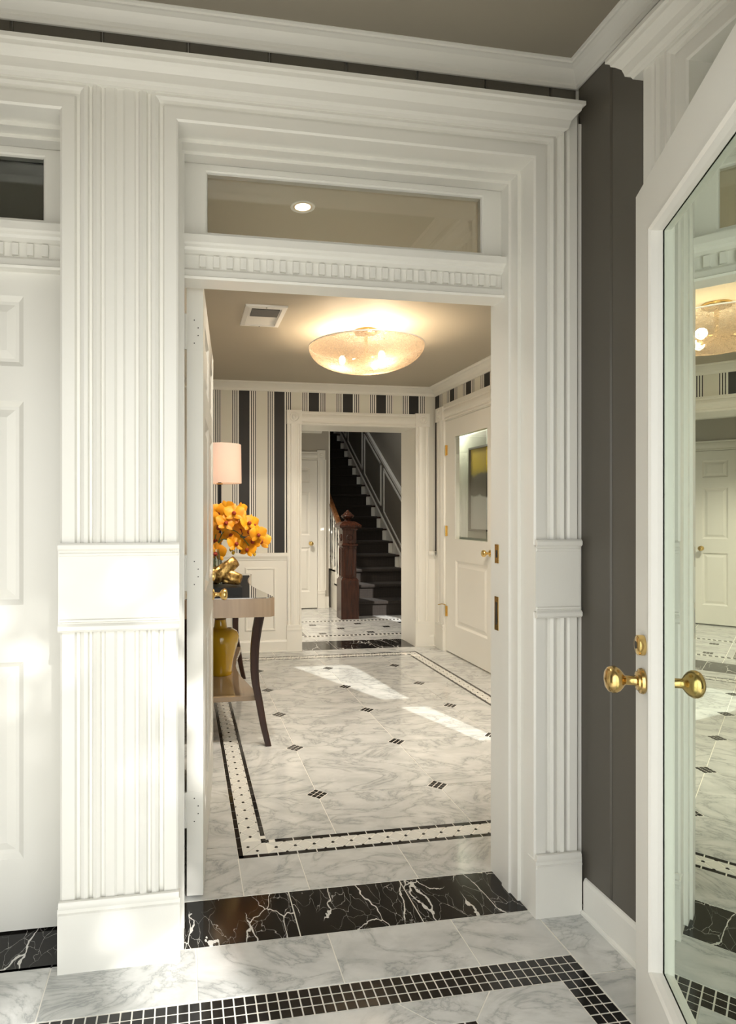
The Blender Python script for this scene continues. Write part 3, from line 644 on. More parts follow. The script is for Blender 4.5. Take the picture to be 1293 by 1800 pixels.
def cased(n, a0, a1, zt, fn, label, w=0.138, plinth=0.25, sides=(1, 1)):
    t = empty('trim_%d' % n, label=label, cat='door casing', kind='structure')
    P = [(0.0, 0.0), (0.0, 0.022), (0.014, 0.024), (0.020, 0.016), (0.030, 0.015), (0.038, 0.024), (0.060, 0.029), (0.078, 0.029), (0.100, 0.024), (0.108, 0.015), (0.118, 0.016), (0.124, 0.024), (w, 0.022), (w, 0.0)]
    for s, ae in ((-1, a0), (1, a1)):
        if not sides[0 if s < 0 else 1]: continue
        m = M(); m.sweep([(u, v) for u, v in P], [(ae, plinth, s, 0), (ae, zt+0.01, s, 0)], fn); m.build('fluted_casing', WHITE2, t)
        q0, q1 = sorted((ae-s*0.003, ae+s*(w+0.004)))
        def bx(m, v, z0, z1, e=0.0): m.prism([(q0-e, z0), (q1+e, z0), (q1+e, z1), (q0-e, z1)], fn, 0.0, v)
        m = M(); bx(m, 0.033, zt+0.008, zt+0.138); o = m.build('corner_block', WHITE2, t)
        cc = (q0+q1)/2; zc = zt+0.073
        M().lathe([(0.048, 0.032), (0.048, 0.038), (0.042, 0.040), (0.036, 0.034), (0.028, 0.034), (0.022, 0.042), (0.012, 0.044), (0.006, 0.038), (0.0, 0.040)], 24, lambda x, y, z: fn(cc+x, zc+y, z), cap=False).build('rosette', WHITE2, o, True)
        m = M(); bx(m, 0.030, 0.0, plinth-0.05); bx(m, 0.036, plinth-0.05, plinth-0.035, 0.001); bx(m, 0.031, plinth-0.035, plinth-0.018); bx(m, 0.035, plinth-0.018, plinth); m.build('plinth', WHITE2, t)
    m = M(); m.grid([[fn(a0, zt+0.003+u*0.92, v), fn(a1, zt+0.003+u*0.92, v)] for u, v in P]); m.build('head_casing', WHITE2, t)
    return t
t8 = cased(8, fx0, fx1, fz, front(HY1), 'white fluted casing with corner rosettes round the opening to the stairs')
M().box(fx0-0.03, fx0, HY1-0.004, BY0+0.01, 0, fz+0.03).box(fx1, fx1+0.03, HY1-0.004, BY0+0.01, 0, fz+0.03).box(fx0-0.03, fx1+0.03, HY1-0.004, BY0+0.01, fz, fz+0.03).build('jamb_lining', WHITE2, t8)
# right hall wall with door 3
w3 = empty('wall_hall_right', label='right hall wall with striped wallpaper and a half-glazed door', cat='wall', kind='structure')
D0, D1, DZ = 4.655, 5.580, 2.178
M().box(HX1, HX1+0.10, YH-0.2, D0-0.012, 0.9, 2.6).box(HX1, HX1+0.10, D1+0.012, HY1+0.4, 0.9, 2.6).box(HX1, HX1+0.10, D0-0.012, D1+0.012, DZ+0.012, 2.6).build('papered_wall', PAPER_Y, w3)
m = M(); wains(m, D1+0.19, HY1, rightw(HX1), []); wains(m, YH, D0-0.17, rightw(HX1), [(2.3, 3.2), (3.35, 4.3)])
m.box(HX1, HX1+0.10, YH-0.2, D0-0.012, -0.06, 0.9); m.box(HX1, HX1+0.10, D1+0.012, HY1+0.4, -0.06, 0.9); m.build('wainscot', WHITE2, w3)
t9 = cased(9, D1+0.025, D0-0.025, DZ+0.01, lambda a, z, v: (HX1-v, a, z), 'white casing with rosette round the half-glazed hall door', 0.165, 0.25) if False else cased(9, D0-0.025, D1+0.025, DZ+0.01, rightw(HX1), 'white casing with rosette round the half-glazed hall door', 0.165, 0.25)
M().box(HX1-0.003, HX1+0.10, D0-0.03, D0-0.003, 0, DZ+0.03).box(HX1-0.003, HX1+0.10, D1+0.003, D1+0.03, 0, DZ+0.03).box(HX1-0.003, HX1+0.10, D0-0.03, D1+0.03, DZ+0.003, DZ+0.03).build('jamb_lining', WHITE2, t9)
d3 = empty('door_3', label='white hall door with tall bevelled glass pane and brass knob', cat='door', kind='structure')
X0, X1 = HX1-0.004, HX1+0.040; py0, py1, pz0, pz1 = 4.772, 5.391, 1.073, 2.013; qy0, qy1, qz0, qz1 = 4.772, 5.380, 0.275, 0.877
m = M(); m.box(X0, X1, D0, py0, 0.012, DZ).box(X0, X1, py1, D1, 0.012, DZ).box(X0, X1, py0, py1, pz1, DZ).box(X0, X1, py0, py1, qz1, pz0).box(X0, X1, py0, py1, 0.012, qz0).box(X0, X1, qy1, py1, qz0, qz1)
m.build('stiles_and_rails', WHITE2, d3)
p = M(); path = [(qy0, qz0, 1, 1), (qy0, qz1, 1, -1), (qy1, qz1, -1, -1), (qy1, qz0, -1, 1)]
p.sweep([(0, 0), (0.012, -0.009), (0.018, -0.013), (0.03, -0.013), (0.055, -0.004)], path+path[:1], rightw(X0)); p.add([(X0+0.004, qy0+0.055, qz0+0.055), (X0+0.004, qy1-0.055, qz0+0.055), (X0+0.004, qy1-0.055, qz1-0.055), (X0+0.004, qy0+0.055, qz1-0.055)], [(0, 1, 2, 3)]); p.build('panel', WHITE2, d3, fix=False)
g = M(); path = [(py0, pz0, 1, 1), (py0, pz1, 1, -1), (py1, pz1, -1, -1), (py1, pz0, -1, 1)]
fnp = lambda a, z, v: (X0+0.008-v, a, z)
g.sweep([(0, 0.0), (0.024, 0.006)], path+path[:1], fnp); g.add([fnp(py0+0.024, pz0+0.024, 0.006), fnp(py1-0.024, pz0+0.024, 0.006), fnp(py1-0.024, pz1-0.024, 0.006), fnp(py0+0.024, pz1-0.024, 0.006)], [(0, 1, 2, 3)])
g.build('bevelled_pane', SOFTPANE, d3, fix=False)
M().lathe(KNOB, 24, lambda x, y, z: (X0-z, 4.722+x, 0.982+y), cap=False).build('door_knob', BRASS, d3, True)
for zc in (1.905, 1.143, 0.385):
    h = M().lathe([(0.007, -0.05), (0.007, 0.05)], 10, lambda x, y, z: (X0-0.006+x, D1+0.004+y, zc+z)).build('hinge', BRASS, d3, True)
    M().box(X0-0.0015, X0+0.001, D1-0.030, D1-0.001, zc-0.048, zc+0.048).build('hinge_plate', BRASS, h)
M().tube([(X0-0.006, D1+0.004, 0.442), (X0-0.03, D1+0.03, 0.447), (X0-0.06, D1+0.055, 0.438)], 0.004, 8).build('hinge_stop', BRASS, d3, True)
# other hall walls
wpl = tag(M().box(HX0-0.1, HX0, YH-0.02, HY1+0.02, -0.06, 2.6).build('wall_hall_left', PAPER_Y), 'left hall wall hidden behind the open door', 'wall', 'structure')
# hall front wall right of the doorway, with a window that lets the sun in
wn = M(); wx0, wx1, wz0, wz1 = 1.86, 2.43, 0.80, 2.10
wn.box(XR+0.12, wx0, YH-0.12, YH, -0.06, 2.6).box(wx1, HX1+0.1, YH-0.12, YH, -0.06, 2.6).box(wx0, wx1, YH-0.12, YH, wz1, 2.6).box(wx0, wx1, YH-0.12, YH, -0.06, wz0)
tag(wn.build('wall_hall_front', PAPER_X), 'hall wall beside the doorway with a sunny window', 'wall', 'structure')
w4 = empty('window_3', label='sash window in the hall front wall out of view', cat='window', kind='structure')
M().box(wx0, wx1, YH-0.09, YH-0.05, 1.29, 1.385).box(wx0, wx0+0.03, YH-0.09, YH-0.05, wz0, wz1).box(wx1-0.01, wx1, YH-0.09, YH-0.05, wz0, wz1).build('sash_frame', WHITE, w4)
M().box(wx0, wx1, YH-0.072, YH-0.069, wz0, wz1).build('pane', PANE, w4)
for nm, pts, lb in (('added_curtain', [(wx0-0.06, 0.02), (2.06, 0.02), (2.06, 0.86), (2.035, 1.36), (1.90, 2.06), (1.86, 2.2), (wx0-0.06, 2.2)], 'left tied-back drape added to shape the hall sun patch'), ('added_curtain', [(wx1+0.02, 0.02), (wx1+0.02, 2.2), (2.47, 2.16), (2.245, 1.42), (2.20, 0.86), (2.20, 0.02)], 'right tied-back drape added to shape the hall sun patch')):
    tag(M().prism(pts, lambda x, z, y: (x, y, z), YH+0.012, YH+0.022).build(nm, CURT), lb, 'added_curtain')  # unseen drapes added, edges cut to shape the sun patch on the floor
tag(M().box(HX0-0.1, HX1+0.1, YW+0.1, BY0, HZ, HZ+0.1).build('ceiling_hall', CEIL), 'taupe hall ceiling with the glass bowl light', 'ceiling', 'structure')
HCROWN = [(0.0, -0.072), (0.012, -0.072), (0.018, -0.062), (0.022, -0.050), (0.045, -0.032), (0.075, -0.016), (0.095, -0.012), (0.100, -0.004), (0.112, -0.003), (0.112, 0.0)]
t10 = empty('trim_10', label='cream crown moulding round the hall ceiling', cat='crown moulding', kind='structure')
m = M(); m.grid([[(HX0+v, YH+v, HZ+z), (HX0+v, HY1-v, HZ+z), (HX1-v, HY1-v, HZ+z), (HX1-v, YH+v, HZ+z), (HX0+v, YH+v, HZ+z)] for v, z in HCROWN]); m.build('crown_moulding', WHITE2, t10)
# side room beyond the glazed door
SRX = 2.78
tag(M().box(SRX, SRX+0.08, 4.2, HY1+0.385, -0.06, 2.5).box(HX1+0.1, SRX, 4.2, 4.26, -0.06, 2.5).box(HX1+0.1, SRX, HY1+0.30, HY1+0.385, -0.06, 2.5).box(HX1+0.1, SRX+0.08, 4.2, HY1+0.385, 2.45, 2.5).box(HX1+0.1, SRX, 4.2, HY1+0.385, -0.06, -0.003).build('wall_side_room', SAGE), 'pale sage wall seen through the glazed hall door', 'wall', 'structure')
pt = empty('framed_painting', (SRX, 5.43, 1.15), label='abstract yellow, black and white painting in dark frame behind door glass', cat='painting')
pa0, pa1, pb0, pb1 = 5.16, 5.715, 1.150, 1.935
m = M(); path = [(pa0, pb0, 1, 1), (pa0, pb1, 1, -1), (pa1, pb1, -1, -1), (pa1, pb0, -1, 1)]
m.sweep([(-0.010, 0.0), (-0.010, 0.034), (0.008, 0.036), (0.008, 0.014)], path+path[:1], rightw(SRX)); o = m.build('frame', BLACK, pt); o.matrix_parent_inverse = Matrix.Translation((-SRX, -5.43, -1.15))
o = M().box(SRX-0.016, SRX-0.002, pa0, pa1, pb0, pb1).build('canvas', CANVAS, pt); o.matrix_parent_inverse = Matrix.Translation((-SRX, -5.43, -1.15))
sl = bpy.data.lights.new('side_room_fill_light', 'POINT'); sl.energy = 11; sl.color = (1.0, 0.95, 0.85); sl.shadow_soft_size = 0.05  # unseen light added to brighten the sage wall and painting
slo = bpy.data.objects.new('side_room_fill_light', sl); slo.location = (2.60, 6.0, 2.2); COL.objects.link(slo)
# dark panel, its colour standing in for shade behind the left transom
tag(M().box(-1.6, -0.2, 2.14, 2.18, -0.06, 2.7).build('wall_shade_panel', DARKROOM), 'dark panel coloured as the shade behind the left transom', 'wall', 'structure')

# ------------------------------------------------------------------ stair hall
wb = empty('wall_stair_hall', label='warm grey stair hall wall above the white panelled door', cat='wall', kind='structure')
WX = 1.985
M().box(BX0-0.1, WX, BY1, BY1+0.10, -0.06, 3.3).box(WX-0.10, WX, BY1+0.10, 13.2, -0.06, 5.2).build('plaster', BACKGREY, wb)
M().box(WX-0.004, WX+0.016, BY1-0.014, BY1+0.03, 0.55, 3.3).build('corner_bead', WHITE2, wb)
M().box(1.93, WX+0.001, BY1-0.014, BY1, 0, 0.16).build('base_board', WHITE2, wb)
wbl = tag(M().box(BX0-0.1, BX0, BY0, BY1+0.1, -0.06, 2.6).build('wall_stair_hall_left', BACKGREY), 'left stair hall wall out of view', 'wall', 'structure')
tag(M().box(BX0-0.1, BX1+0.2, BY0-0.02, 7.55, HZ, HZ+0.1).box(BX0-0.1, WX, 7.55, BY1+0.1, HZ, HZ+0.1).build('ceiling_stair_hall', CEIL), 'stair hall ceiling beyond the far opening', 'ceiling', 'structure')
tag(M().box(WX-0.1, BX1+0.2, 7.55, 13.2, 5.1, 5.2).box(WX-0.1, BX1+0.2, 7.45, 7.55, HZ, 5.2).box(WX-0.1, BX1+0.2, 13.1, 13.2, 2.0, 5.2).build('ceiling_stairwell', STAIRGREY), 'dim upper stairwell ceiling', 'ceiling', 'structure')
t11 = empty('trim_11', label='white crown moulding above the stair hall door', cat='crown moulding', kind='structure')
m = M(); m.grid([[(BX0, BY1-v, HZ+z*1.6), (1.87+v, BY1-v, HZ+z*1.6), (1.87+v, BY1, HZ+z*1.6)] for v, z in HCROWN]); m.build('crown_moulding', WHITE2, t11)
d4 = panelled('door', 0.80, 2.03, 0.04, [(0.10, 0.35), (0.45, 0.70)], [(0.222, 0.834), (1.00, 1.60), (1.72, 1.92)], 'white panelled door with brass knob at the back of the stair hall', 4, WHITE2)
d4.location = (1.815-0.80, BY1-0.030, 0.012)
knob(d4, 0.71, 0.0, 0.887, -1)
t12 = empty('trim_12', label='white casing with rosette beside the stair hall door', cat='door casing', kind='structure')
t12b = cased(13, 1.01, 1.822, 2.045, front(BY1), 'white casing round the stair hall back door', 0.105, 0.25, (1, 1))
for o in list(t12b.children): o.parent = t12
bpy.data.objects.remove(t12b)
wsr = empty('wall_stair_right', label='grey stair wall with white panel mouldings and sloping rail', cat='wall', kind='structure')
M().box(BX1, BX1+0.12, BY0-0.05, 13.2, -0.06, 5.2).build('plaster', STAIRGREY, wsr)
NR, H1, G1, RY = 17, 0.18, 0.285, 7.71
def nz(y): return H1 + (y-RY)/G1*H1
fr = rightw(BX1)
def diag(m, y0, y1, off, hh, v):
    m.prism([(y0, nz(y0)+off), (y1, nz(y1)+off), (y1, nz(y1)+off+hh), (y0, nz(y0)+off+hh)], fr, 0.0, v)
m = M(); diag(m, 7.4, 12.6, -0.30, 0.34, 0.014); m.build('skirt_board', WHITE2, wsr)
m = M(); diag(m, 7.4, 12.6, 0.035, 0.022, 0.026); m.build('skirt_cap', WHITE2, wsr)
m = M(); diag(m, 7.4, 12.6, 0.93, 0.075, 0.030); diag(m, 7.4, 12.6, 0.985, 0.022, 0.045); m.build('sloping_chair_rail', WHITE2, wsr)
for (a, b) in ((7.55, 8.30), (8.42, 9.28), (9.40, 10.32), (10.44, 11.4), (11.52, 12.5)):
    m = M()
    for q in ((a, a+0.03), (b-0.03, b)): m.prism([(q[0], nz(q[0])+0.16), (q[1], nz(q[1])+0.16), (q[1], nz(q[1])+0.85), (q[0], nz(q[0])+0.85)], fr, 0.0, 0.016)
    diag(m, a, b, 0.16, 0.03, 0.016); diag(m, a, b, 0.82, 0.03, 0.016); m.build('panel_moulding', WHITE2, wsr)
st = empty('staircase', (2.5, RY, 0), label='straight staircase with brown carpet runner, carved newel post and white balusters', cat='staircase', kind='structure')
SXL, SXR, CL, CR = 2.06, BX1-0.012, 2.063, 2.985
inv = Matrix.Translation((-2.5, -RY, 0))
def sp(m, name, mt, smooth=False, parent=None):
    o = m.build(name, mt, st if parent is None else parent, smooth)
    if parent is None: o.matrix_parent_inverse = inv
    return o
for k in range(NR):
    y = RY + k*G1; z = k*H1
    sp(M().box(SXL, SXR, y, y+0.02, z, z+H1-0.025), 'riser', WHITE2)
    sp(M().box(SXL-0.03, SXR, y-0.03, y+G1+0.02, z+H1-0.025, z+H1), 'tread', LEGWOOD)
    pr = [(y-0.006, z), (y-0.006, z+H1-0.030), (y-0.038, z+H1-0.028), (y-0.044, z+H1-0.010), (y-0.036, z+H1+0.010), (y+G1-0.006, z+H1+0.010), (y+G1-0.006, z+H1-0.002), (y, z+H1-0.002), (y, z)]
    sp(M().prism(pr, lambda yy, zz, a: (a, yy, zz), CL, CR), 'carpet', CARPET)
m = M(); m.prism([(RY-0.10, 0), (RY+NR*G1, 0), (RY+NR*G1, nz(RY+NR*G1)-H1), (RY+0.0, 0.02+H1), (RY-0.10, 0.10+H1)], lambda yy, zz, a: (a, yy, zz), SXL-0.03, SXL-0.002); sp(m, 'side_stringer', WHITE2)
hr = M(); pts = [(2.03, 7.60, nz(7.60)+0.80), (2.03, 12.5, nz(12.5)+0.80)]
hr.prism([(-0.032, -0.03), (0.032, -0.03), (0.036, 0.0), (0.026, 0.028), (0.0, 0.036), (-0.026, 0.028), (-0.036, 0.0)], lambda x, z, a: (2.03+x, a, nz(a)+0.80+z), 7.58, 8.9); sp(hr, 'handrail', RAILWOOD)
BAL = [(0.016, 0.0), (0.016, 0.14), (0.010, 0.15), (0.017, 0.18), (0.011, 0.22), (0.017, 0.34), (0.014, 0.45), (0.010, 0.60), (0.014, 0.62), (0.010, 0.64), (0.014, 0.66), (0.014, 0.80)]
for k in range(4):
    for j in (0.07, 0.21):
        y = RY + k*G1 + j; z0 = (k+1)*H1; hh = nz(y)+0.78-z0
        sp(M().lathe([(r, z0 + q/0.8*hh) for r, q in BAL], 10, lambda x, yy, z: (2.035+x, y+yy, z)), 'baluster', WHITE2, True)
# newel post
nx_, ny_ = 2.030, 7.590
np_ = empty('newel_post', (nx_, ny_, 0), label='carved dark mahogany newel post with urn finial at the stair foot', cat='newel post')
def nb(m, hw, z0, z1): return m.box(-hw, hw, -hw, hw, z0, z1)
nb(M(), 0.113, 0, 0.470).build('base_block', MAHOG, np_)
m = M(); m.grid([[(-q, -q, z), (q, -q, z), (q, q, z), (-q, q, z)] for q, z in ((0.113, 0.470), (0.113, 0.478), (0.100, 0.497), (0.096, 0.505), (0.090, 0.510))], closed_v=True); m.build('base_moulding', MAHOG, np_)
nb(M(), 0.088, 0.50, 1.115).build('shaft', MAHOG, np_)
for rz in range(4):
    R = Matrix.Rotation(rz*PI/2, 4, 'Z')
    m = M(); path = [(-0.050, 0.53, 1, 1), (-0.050, 0.875, 1, -1), (0.050, 0.875, -1, -1), (0.050, 0.53, -1, 1)]
    m.sweep([(-0.012, 0.0), (-0.008, 0.009), (0.0, 0.010), (0.006, 0.002)], path+path[:1], front(-0.088)); m.build('panel_frame', MAHOG, np_, xf=R)
    ro = M().lathe([(0.044, 0.0), (0.044, 0.010), (0.038, 0.012), (0.034, 0.004), (0.012, 0.004), (0.010, 0.013), (0.0, 0.014)], 24, lambda x, y, z: (x, -0.088-z, 1.010+y), cap=False).build('carved_rosette', MAHOG, np_, True, xf=R)
    for k in range(12):
        a = 2*PI*k/12
        M().tube([(0.013*math.cos(a), -0.093, 1.010+0.013*math.sin(a)), (0.034*math.cos(a), -0.095, 1.010+0.034*math.sin(a))], [0.003, 0.0052], 6).build('petal_carving', MAHOG, ro, True, xf=R)
m = M(); m.grid([[(-q, -q, z), (q, -q, z), (q, q, z), (-q, q, z)] for q, z in ((0.088, 0.900), (0.104, 0.908), (0.106, 0.920), (0.096, 0.932), (0.088, 0.940))], closed_v=True); m.build('belt_moulding', MAHOG, np_)
m = M(); m.grid([[(-q, -q, z), (q, -q, z), (q, q, z), (-q, q, z)] for q, z in ((0.088, 1.100), (0.100, 1.112), (0.104, 1.124), (0.138, 1.138), (0.142, 1.160), (0.132, 1.172), (0.120, 1.180), (0.085, 1.205), (0.060, 1.212), (0.0, 1.214))], closed_v=True); m.build('cap', MAHOG, np_)
M().lathe([(0.0, 1.208), (0.050, 1.210), (0.040, 1.222), (0.034, 1.232), (0.052, 1.246), (0.074, 1.262), (0.082, 1.280), (0.074, 1.292), (0.056, 1.300), (0.050, 1.312), (0.034, 1.328), (0.018, 1.338), (0.016, 1.346), (0.010, 1.352), (0.0, 1.354)], 28, cap=False).build('urn_finial', MAHOG, np_, True)
for k in range(20):
    b_ = -0.125 + k*0.0132
    M().box(b_, b_+0.007, -0.1435, -0.139, 1.142, 1.156).build('cap_bead', MAHOG, np_)

# ------------------------------------------------------------------ ceiling fixtures
LX, LY = 1.209, 4.045
cl = empty('ceiling_light', (LX, LY, HZ), label='lit textured glass bowl ceiling light with brass canopy', cat='ceiling light')
M().lathe([(0.0, 0.0), (0.078, 0.0), (0.080, -0.010), (0.074, -0.022), (0.050, -0.026), (0.0, -0.026)], 32, cap=False).build('canopy', AGEDBRASS, cl, True)
M().lathe([(0.012, -0.02), (0.012, -0.20)], 12).build('stem', AGEDBRASS, cl, True)
prof = []
for k in range(15):
    a = k/14.0; r = 0.385*math.sin(a*PI/2)**0.92; z = -0.275 + 0.165*(1-math.cos(a*PI/2))**1.05
    prof.append((max(r, 0.001), z))
prof2 = [(r-0.004 if r > 0.01 else r, z+0.006) for r, z in prof][::-1]
M().lathe(prof, 64, cap=False).build('glass_bowl', BOWL, cl, True)
M().lathe([(0.378, -0.113), (0.386, -0.112), (0.388, -0.107), (0.384, -0.104), (0.377, -0.106)], 64, cap=False).build('bowl_rim', WHITETILE, cl, True)
M().lathe([(0.0, -0.20), (0.10, -0.20), (0.10, -0.205), (0.0, -0.205)], 20, cap=False).build('lamp_holder', AGEDBRASS, cl, True)
for a in (0.55, 2.65, 4.75):
    M().lathe([(0.0, -0.006), (0.007, -0.005), (0.007, 0.005), (0.0, 0.006)], 10, lambda x, y, z: (0.335*math.cos(a)+x, 0.335*math.sin(a)+z, -0.148+y), cap=False).build('retaining_bolt', AGEDBRASS, cl, True)
for a in (0.9, 3.0, 5.1):
    bx_, by_ = 0.16*math.cos(a), 0.16*math.sin(a)
    M().tube([(bx_*0.3, by_*0.3, -0.203), (bx_*0.85, by_*0.85, -0.200)], 0.008, 8).build('lamp_arm', AGEDBRASS, cl, True)
    M().lathe([(0.0, -0.035), (0.012, -0.030), (0.022, -0.010), (0.022, 0.006), (0.012, 0.025), (0.0, 0.028)], 14, lambda x, y, z: (bx_+x, by_+y, -0.198+z), cap=False).build('bulb', BULB, cl, True)
    L = bpy.data.lights.new('bulb_light', 'POINT'); L.energy = 32; L.color = (1.0, 0.77, 0.52); L.shadow_soft_size = 0.03
    Lo = bpy.data.objects.new('bulb_light', L); COL.objects.link(Lo); Lo.parent = cl; Lo.location = (bx_, by_, -0.196)
def downlight(x, y, z, label, energy=14, grp=None, tilt=0.0):
    d = empty('recessed_downlight', (x, y, z), label=label, cat='downlight')
    if grp: d['group'] = grp
    M().lathe([(0.039, -0.001), (0.043, -0.003), (0.049, -0.0025), (0.050, 0.0)], 32, cap=False).build('trim_ring', VENTWHITE, d, True)
    M().lathe([(0.032, -0.0016), (0.040, -0.0010)], 28, cap=False).build('reflector', REFL, d)
    M().lathe([(0.0, 0.0), (0.033, 0.0)], 28, lambda a, b, c_: (a, b, -0.0012), cap=False).build('lens', DOWNLENS, d)
    L = bpy.data.lights.new('downlight_lamp', 'SPOT'); L.energy = energy; L.spot_size = math.radians(120); L.spot_blend = 0.8; L.color = (1.0, 0.90, 0.76); L.shadow_soft_size = 0.04
    Lo = bpy.data.objects.new('downlight_lamp', L); COL.objects.link(Lo); Lo.parent = d; Lo.location = (0, 0, -0.01); Lo.rotation_euler = (tilt, 0, 0)
    return d
downlight(0.472, 2.46, HZ, 'small lit recessed downlight seen through the transom glass', 30)
downlight(0.45, 3.12, HZ, 'added unseen hall downlight nearest the console table', 90, tilt=0.6)  # three unseen downlights added to brighten the hall and its far wall
downlight(1.25, 3.12, HZ, 'added unseen hall downlight in front of the bowl light', 90, tilt=0.6)
downlight(2.05, 3.12, HZ, 'added unseen hall downlight nearest the right hall wall', 90, tilt=0.6)
downlight(1.10, 7.20, HZ, 'added unseen downlight in the stair hall near its back door', 210)  # two unseen downlights added to brighten the stair hall
downlight(2.0, 6.75, HZ, 'added unseen downlight over the stair hall mosaic floor', 14)
# vent
vt = empty('ceiling_vent', (0.486, 3.848, HZ), label='square white ceiling vent with grey louvres beside the bowl light', cat='vent')
vw, vd = 0.127, 0.20
m = M(); m.sweep([(0, 0), (0.002, 0.010), (0.030, 0.014), (0.034, 0.004)], [(-vw, -vd, 1, 1), (-vw, vd, 1, -1), (vw, vd, -1, -1), (vw, -vd, -1, 1), (-vw, -vd, 1, 1)], lambda a, b, v: (a, b, -v)); m.build('frame', VENTWHITE, vt)
M().box(-vw+0.03, vw-0.03, -vd+0.03, vd-0.03, -0.005, -0.001).build('backing', VENTWHITE, vt)
M().box(-vw+0.045, vw-0.04, -vd+0.06, -0.005, -0.007, -0.004).build('dark_opening', DARKHOLE, vt)
for k in range(11): M().box(-vw+0.045, vw-0.04, -vd+0.065+k*0.012, -vd+0.071+k*0.012, -0.011, -0.006).build('louvre', VENTGREY, vt)
for y in (-vd+0.015, vd-0.015): M().lathe([(0.004, -0.016), (0.004, -0.011)], 8, lambda a, b, z: (a, y+b, z)).build('screw', VENTGREY, vt)

# ------------------------------------------------------------------ console table and what stands on it
ct = empty('console_table', (0.2, 4.2, 0), label='tan console table with dark curved legs and black mirrored top', cat='console table')
tinv = Matrix.Translation((-0.2, -4.2, 0))
def cp(m, name, mt, smooth=False):
    o = m.build(name, mt, ct, smooth); o.matrix_parent_inverse = tinv; return o
def front_curve(xa, xm, y0, y1, n=28):
    pts = []
    for k in range(n+1):
        t = k/n; s = math.sin(PI*t)**1.4
        pts.append((xa - (xa-xm)*s + 0.02*t, y0+(y1-y0)*t))
    return pts
def outline(xb, xa, xm, y0, y1, ch):
    fc = front_curve(xa, xm, y0+ch, y1-ch)
    return [(xb, y0), (xa-ch*0.9, y0)] + fc + [(xa+0.02-ch*0.9, y1), (xb, y1)]
TZ = 0.832
cp(M().prism(outline(-0.06, 0.508, 0.432, 3.470, 4.93, 0.03), lambda x, y, z: (x, y, z), TZ-0.108, TZ-0.004), 'apron', TAN)
cp(M().prism(outline(-0.052, 0.500, 0.424, 3.478, 4.922, 0.03), lambda x, y, z: (x, y, z), TZ-0.004, TZ), 'mirror_top', MIRRORTOP)
cp(M().prism(outline(-0.03, 0.418, 0.34, 3.53, 4.87, 0.02), lambda x, y, z: (x, y, z), 0.240, 0.266), 'lower_shelf', SHELFTAN)
LEGP = [(0.0, 0.470, 3.476), (0.10, 0.447, 3.496), (0.235, 0.424, 3.515), (0.36, 0.402, 3.530), (0.52, 0.400, 3.534), (0.64, 0.412, 3.528), (0.73, 0.428, 3.520)]
def leg(mx, my):
    rows = []
    import bisect
    for k in range(19):
        z = 0.73*k/18
        i = max(0, min(len(LEGP)-2, bisect.bisect([q[0] for q in LEGP], z)-1)); a, b = LEGP[i], LEGP[i+1]; t = (z-a[0])/(b[0]-a[0])
        pm = LEGP[max(i-1, 0)]; pn = LEGP[min(i+2, len(LEGP)-1)]
        def cr(j):
            m0 = (b[j]-pm[j])/max(1e-6, b[0]-pm[0])*(b[0]-a[0]); m1 = (pn[j]-a[j])/max(1e-6, pn[0]-a[0])*(b[0]-a[0])
            return (2*t**3-3*t*t+1)*a[j]+(t**3-2*t*t+t)*m0+(-2*t**3+3*t*t)*b[j]+(t**3-t*t)*m1
        x, y = cr(1), cr(2); w = 0.017 + 0.009*z/0.73
        x = x if mx > 0 else 0.40-x+0.02; y = y if my > 0 else 8.40-y
        rows.append([(x-w, y-w, z), (x+w*0.6, y-w, z), (x+w, y-w*0.6, z), (x+w, y+w, z), (x-w, y+w, z)])
    m = M(); m.grid(rows, closed_v=True); o = len(m.v); m.f.append((0, 1, 2, 3, 4)); m.f.append(tuple(o-5+k for k in range(5))); return m
for mx in (1, -1):
    for my in (1, -1): cp(leg(mx, my), 'leg', LEGWOOD, True)
# jar
jr = empty('ginger_jar', (0.236, 4.06, 0.2662), label='glossy mustard yellow ceramic jar on the lower shelf of the console', cat='jar')
M().lathe([(0.0, 0.0), (0.072, 0.0), (0.076, 0.008), (0.074, 0.03), (0.080, 0.08), (0.098, 0.15), (0.117, 0.21), (0.120, 0.245), (0.108, 0.275), (0.080, 0.292), (0.046, 0.298), (0.042, 0.305), (0.036, 0.352), (0.038, 0.358), (0.033, 0.360), (0.030, 0.352), (0.030, 0.310), (0.0, 0.305)], 48, cap=False).build('body', CERAMIC, jr, True)
M().lathe([(0.0365, 0.353), (0.0385, 0.357), (0.036, 0.361), (0.031, 0.359)], 32, cap=False).build('rim', mat('bare_clay_rim', (0.18, 0.09, 0.03), 0.5), jr, True)
# plinth and sculpture
tag(M().box(0.03, 0.335, 3.600, 3.790, TZ+0.0002, TZ+0.046).build('display_block', BLACK), 'flat black display block under the gold sculpture', 'plinth')
sc = empty('knot_sculpture', (0.235, 3.69, TZ+0.046), label='hammered gold ribbon knot sculpture on the black block', cat='sculpture')
def ribbon(pts, wdir, w, th):
    m = M(); n = len(pts); rows = []
    for i in range(n):
        p = pts[i]; t = (pts[(i+1) % n]-pts[i-1]).normalized(); wd = wdir(i/n); wd = (wd - t*wd.dot(t)).normalized(); nn = t.cross(wd)
        rows.append([p+wd*w*math.cos(q)+nn*th*math.sin(q) for q in [2*PI*k/12 for k in range(12)]])
    m.grid(rows, closed_u=True, closed_v=True); return m
def loop(c_, ax, ay, ra, rb, wob=0.0, n=48):
    return [Vector(c_)+Vector(ax)*ra*math.cos(2*PI*k/n)+Vector(ay)*rb*math.sin(2*PI*k/n)+Vector((0, 0, 1))*wob*math.sin(4*PI*k/n) for k in range(n)]
v1, v2 = Vector((0.80, 0.1, 0.60)).normalized(), Vector((0.25, -0.90, 0.1)).normalized()
